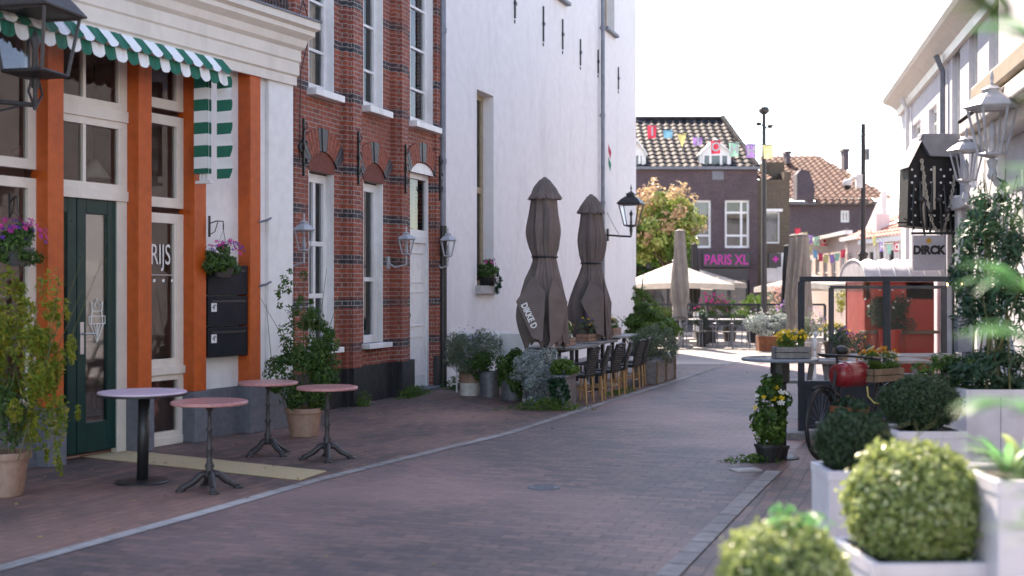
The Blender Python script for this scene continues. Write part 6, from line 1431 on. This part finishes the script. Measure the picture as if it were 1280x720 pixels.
build('fork', g, M_black, T)
g = G(); g.tube([hd, (hd[0] - .02, 0, .93), (hd[0] + .02, 0, .96)], .012, 6); g.tube([(hd[0] - .24, .30, .93), (hd[0] - .10, .29, .95), (hd[0] + .04, .18, .965), (hd[0] + .02, 0, .96), (hd[0] + .04, -.18, .965), (hd[0] - .10, -.29, .95), (hd[0] - .24, -.30, .93)], .011, 8)
h = build('handlebar', g, M_black, T); g = G(); g.tube([(hd[0] - .26, .30, .93), (hd[0] - .14, .295, .945)], .018, 8); build('grip', g, M_black, h); g = G(); g.tube([(hd[0] - .26, -.30, .93), (hd[0] - .14, -.295, .945)], .018, 8); build('grip', g, M_black, h)
g = G(); g.prism([(.14, -.08), (.20, -.10), (.32, -.03), (.42, -.012), (.42, .012), (.32, .03), (.20, .10), (.14, .08)], .80, .86, 'z'); build('saddle', g, M_black, T, bevel=.02); g = G(); g.tube([st, (.25, 0, .8)], .013, 6); build('seat_post', g, M_pipe, T)
g = G()
for c_, a0_, a1_ in (((0, 0, RW), 20, 200), ((WB, 0, RW), 70, 170)): g = G(); g.tube([(c_[0] + (RW + .035) * math.cos(R(a)), 0, c_[2] + (RW + .035) * math.sin(R(a))) for a in range(a0_, a1_, 12)], .016, 5); build('mudguard', g, M_black, T)
g = G(); g.lathe([(.1, -.006), (.1, .006)], 20); me = g.mesh('chainring'); me.transform(Matrix.Translation((bb[0], -.04, bb[2])) @ Matrix.Rotation(R(90), 4, 'X')); build('chainring', me, M_castiron, T)
g = G(); g.tube([(bb[0], -.07, bb[2]), (bb[0] + .13, -.07, bb[2] - .1)], .009, 6); g.box(bb[0] + .09, bb[0] + .18, -.15, -.07, bb[2] - .12, bb[2] - .095); build('pedal_crank', g, M_castiron, T)
g = G(); g.box(-.22, .2, -.07, .07, .70, .715); g.tube([(-.18, .06, .70), (0, .05, RW)], .006, 5); g.tube([(-.18, -.06, .70), (0, -.05, RW)], .006, 5); build('rack', g, M_black, T)
g = G(); g.lathe([(.001, 0), (.05, .0), (.065, .03), (.06, .06), (.03, .08), (.001, .082)], 16, (hd[0] - .08, 0, .97)); build('bell', g, M_black, T, smooth=True)
# things carried by the bicycle
cb = bx1 + bd * (WB - .42); BT = math.atan2(bd.y, bd.x)
T = thing('red_barrel', 'glossy red barrel strapped across the bicycle frame', 'barrel', (cb.x, cb.y - .02, .775), BT)
g = G(); g.lathe([(.001, -.20), (.095, -.20), (.105, -.19), (.118, -.1), (.122, 0), (.118, .1), (.105, .19), (.095, .20), (.001, .20)], 32); me = g.mesh('barrel_body'); me.transform(Matrix.Rotation(R(90), 4, 'Y')); build('barrel_body', me, M_red, T, smooth=True)
for xx in (-.12, .1): g = G(); g.lathe([(.122, -.008), (.126, 0), (.122, .008)], 32); me = g.mesh('hoop'); me.transform(Matrix.Translation((xx, 0, 0)) @ Matrix.Rotation(R(90), 4, 'Y')); build('hoop', me, M_red, T)
g = G(); g.tube([(.0, -.13, .12), (.0, -.135, -.2)], .014, 6); build('strap', g, M_black, T)
T = thing('yellow_hose', 'thin yellow hose looping below the flower basket of the bicycle', 'hose', (X(1082, 11.5), 11.45, .60), 0); g = G(); g.tube([(0, 0, .06), (0, -.03, -.03), (.05, -.05, -.09), (.14, -.05, -.1), (.24, -.03, -.13), (.28, 0, -.05)], .008, 6); build('tube', g, pm('yellow_rubber', (.55, .45, .12), .5), T)
fb = flower_box('wicker basket of orange and white flowers on the bicycle rack', (X(1098, 11.6), 11.6, .70), BT, .46, .26, .13, M_wood, LF_green, [(F_orange, 70), (F_white, 26)], 96, .045, .11)
fb = flower_box('low brown crate of dry leaves hung beside the front wheel', (X(1062, 11.25), 11.25, .38), BT, .34, .2, .12, M_rust, LF_dark, [(F_orange, 6)], 98, .03, .05)

# ================================================================== PLANTERS ON THE RIGHT PAVEMENT
def square_planter(label, c, rz, w_, h, mat=M_planter, cat='planter'):
    T = thing('square_planter', label, cat, c, rz); g = G(); a = w_ / 2
    g.prism([(-a, -a), (a, -a), (a, a), (-a, a)], 0, h - .04, 'z'); build('box', g, mat, T, bevel=.006)
    g = G(); t = .03
    for q in ((-a - .004, a + .004, -a - .004, -a + t), (-a - .004, a + .004, a - t, a + .004), (-a - .004, -a + t, -a + t, a - t), (a - t, a + .004, -a + t, a - t)): g.box(q[0], q[1], q[2], q[3], h - .05, h)
    build('rim', g, mat, T, bevel=.004); g = G(); g.box(-a + t, a - t, -a + t, a - t, h - .06, h - .02); build('soil', g, M_soil, T)
    g = G(); g.box(-.002, .002, -a - .0015, -a + .002, .02, h - .06); build('board_seam', g, M_stone, T)
    return T
def ball(T, r, zc, mat, n, size, seed, squash=1.0):
    rng = np.random.default_rng(seed); d = rng.normal(0, 1, (n, 3)); d /= np.linalg.norm(d, axis=1)[:, None]
    bump = 1 + .03 * np.sin(d[:, 2] * 4 + d[:, 0] * 5 + seed * 2) + .045 * np.sin(d[:, 0] * 9 + seed) * np.cos(d[:, 1] * 8 + d[:, 2] * 7) + .02 * np.sin(d[:, 2] * 17)
    P = d * (r * bump * np.where(rng.random(n) < .05, rng.uniform(1.0, 1.11, n), rng.uniform(.82, 1.02, n)))[:, None]; P[:, 2] *= squash; P[:, 2] += zc
    g = G(); g.leaves(P, d, size, .62, rng, .75); build('leaf_mass', g, mat, T)
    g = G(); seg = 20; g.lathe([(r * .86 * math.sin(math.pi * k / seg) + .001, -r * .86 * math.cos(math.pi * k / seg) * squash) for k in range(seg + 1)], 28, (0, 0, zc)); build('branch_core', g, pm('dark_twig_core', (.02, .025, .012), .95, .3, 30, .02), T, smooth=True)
def pl_at(px, py_top, Y): return (X(px, Y), Y, 0), Z(py_top, Y)
c, h = (X(1141, 4.55), 4.55, 0), Z(694, 4.45)
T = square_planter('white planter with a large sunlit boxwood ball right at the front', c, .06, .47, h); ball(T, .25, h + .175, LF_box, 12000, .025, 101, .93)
stems(T, 3, (0, 0, h + .4), (.02, 0, h + .5), .003, 4, .05)
c, h = (X(980, 3.75), 3.75, 0), .515
T = square_planter('white planter mostly below the picture with a sunlit boxwood ball and sprigs', c, -.05, .40, h); ball(T, .20, h + .165, LF_box, 9000, .021, 102, .95); foliage(T, 'leaf_mass', LF_near, 90, (.02, 0, h + .36), (.13, .1, .05), .05, .3, 103, 8)
c, h = (X(1067, 6.4), 6.4, 0), Z(590, 6.2)
T = square_planter('lilac white planter with a shaded dark boxwood ball, between bicycle and front ball', c, .0, .36, h); ball(T, .20, h + .135, LF_boxshade, 9000, .02, 104, .8); foliage(T, 'leaf_mass', LF_dark, 200, (.03, 0, h + .29), (.16, .12, .05), .06, .3, 105, 8)
c, h = (X(1150, 8.15), 8.15, 0), Z(540, 7.9)
T = square_planter('lilac white planter with a shaded round boxwood beside the tall planter', c, .02, .46, h); ball(T, .262, h + .165, LF_boxshade, 11000, .023, 106, .70)
c, h = (X(1234, 9.35), 9.35, 0), Z(487, 9.1)
T = square_planter('tall pale square planter with a high dark oleander against the right wall', c, .0, .52, h)
stems(T, 12, (0, 0, h), (.05, 0, h + 1.7), .009, 6, .22, .12)
foliage(T, 'leaf_mass', LF_dark, 2600, (.04, 0, h + .95), (.36, .30, .85), .11, .18, 107, 44, .22, .25, .7, -.5); foliage(T, 'leaf_mass', LF_dark, 1500, (0, 0, h + .12), (.42, .3, .2), .09, .22, 108, 24, .3); foliage(T, 'leaf_mass', LF_mid, 500, (-.3, 0, h + .1), (.3, .22, .18), .08, .25, 109)
c, h = (X(1292, 4.45), 4.45, 0), Z(601, 4.25)
T = square_planter('tall white planter with blue green agave leaves at the lower right edge', c, .0, .44, h)
def straps(T, mat, n, c, length, wd, seed, up=.6, nm='strap_leaf', dirx=None):
    rnd = random.Random(seed); g = G()
    for i in range(n):
        a = rnd.uniform(0, 2 * math.pi) if dirx is None else dirx + rnd.gauss(0, .5); L_ = length * rnd.uniform(.6, 1.1); u_ = up * rnd.uniform(.5, 1.3); d = Vector((math.cos(a), math.sin(a), 0)); s = Vector((-d.y, d.x, 0)); vs = []; fs = []; m_ = 9; p = Vector(c) + d * .02; ang = math.atan(u_ * 2)
        for k in range(m_):
            t = k / (m_ - 1); w_ = wd * math.sin(math.pi * (.12 + .88 * t)) ** .7 * (1 - .3 * t) * .5 + .0008; up_ = Vector((0, 0, .25 * w_)); vs += [p - s * w_ + up_, p, p + s * w_ + up_]; an = ang - t * 1.25; p = p + (d * math.cos(an) + Vector((0, 0, 1)) * math.sin(an)) * L_ / m_
        for k in range(m_ - 1): b = 3 * k; fs += [(b, b + 1, b + 4, b + 3), (b + 1, b + 2, b + 5, b + 4)]
        g.add([tuple(x) for x in vs], fs)
    return build(nm, g, mat, T, smooth=True)
straps(T, LF_agave, 24, (-.04, 0, h - .02), .30, .045, 111, .7); straps(T, LF_near, 12, (-.1, 0, h), .24, .03, 112, 1.2)
# bamboo like plant just outside the frame whose leaves hang into the upper right
T = thing('strap_leaf_plant', 'very near pale green plant whose soft leaves hang in from the right edge', 'plant', (1.22, 2.35, 0), 0)
g = G(); g.prism([(-.2, -.2), (.2, -.2), (.2, .2), (-.2, .2)], 0, .7, 'z'); build('pot', g, M_planter, T, bevel=.01)
rnd = random.Random(7); g = G(); tips = []
for k in range(15):
    e = Vector((rnd.uniform(-.27, -.05), rnd.uniform(-.1, .15), 1.08 + .075 * k + rnd.uniform(-.05, .05))); g.tube([(rnd.uniform(-.08, .08), rnd.uniform(-.08, .08), .68), (e.x * .15 + .1, e.y * .3, e.z * .7), (e.x * .6, e.y, e.z), tuple(e)], [.008, .006, .004, .002], 6); tips.append(e)
build('stem', g, LF_near, T)
for i, e in enumerate(tips): straps(T, LF_near if i % 2 else LF_mid, 9, tuple(e + Vector((.05, 0, 0))), .17, .022, 120 + i, .5, 'leaf', math.pi)

# loose cable from the cornice corner down the brick house
T = house; cbl = B.thing('loose_cable', 'thin dark cable sagging from the cornice corner down the brick house', 'cable', hl + .05, .03)
g = G(); g.tube([(-.1, .0, 4.75), (.08, -.02, 5.2), (.22, -.03, 4.95), (.12, -.05, 4.62), (.05, .0, 4.3), (.04, .0, 3.9), (.05, .01, 3.2)], .007, 5); build('wire', g, M_black, cbl)
# small dry leaves blown over the paving
rng = np.random.default_rng(77); n = 260
yy = rng.uniform(6.3, 24, n); xx = -1.477 + .3447 * (yy - 18.46) + np.abs(rng.normal(0, 1.7, n)) + .3
k = (xx > -8) & (xx < 7); P = np.stack([xx, yy, np.full(n, .014)], 1)[k]; g = G(); g.leaves(P, np.tile([0, 0, 1.0], (len(P), 1)), .035, .6, rng, .25)
lv = build('fallen_leaves', g, leafmat('dry_leaf', [(.20, .11, .04), (.35, .24, .10), (.22, .20, .06)], .2)); tag(lv, 'few small dry leaves scattered over the brick paving', 'fallen leaves', kind='stuff')
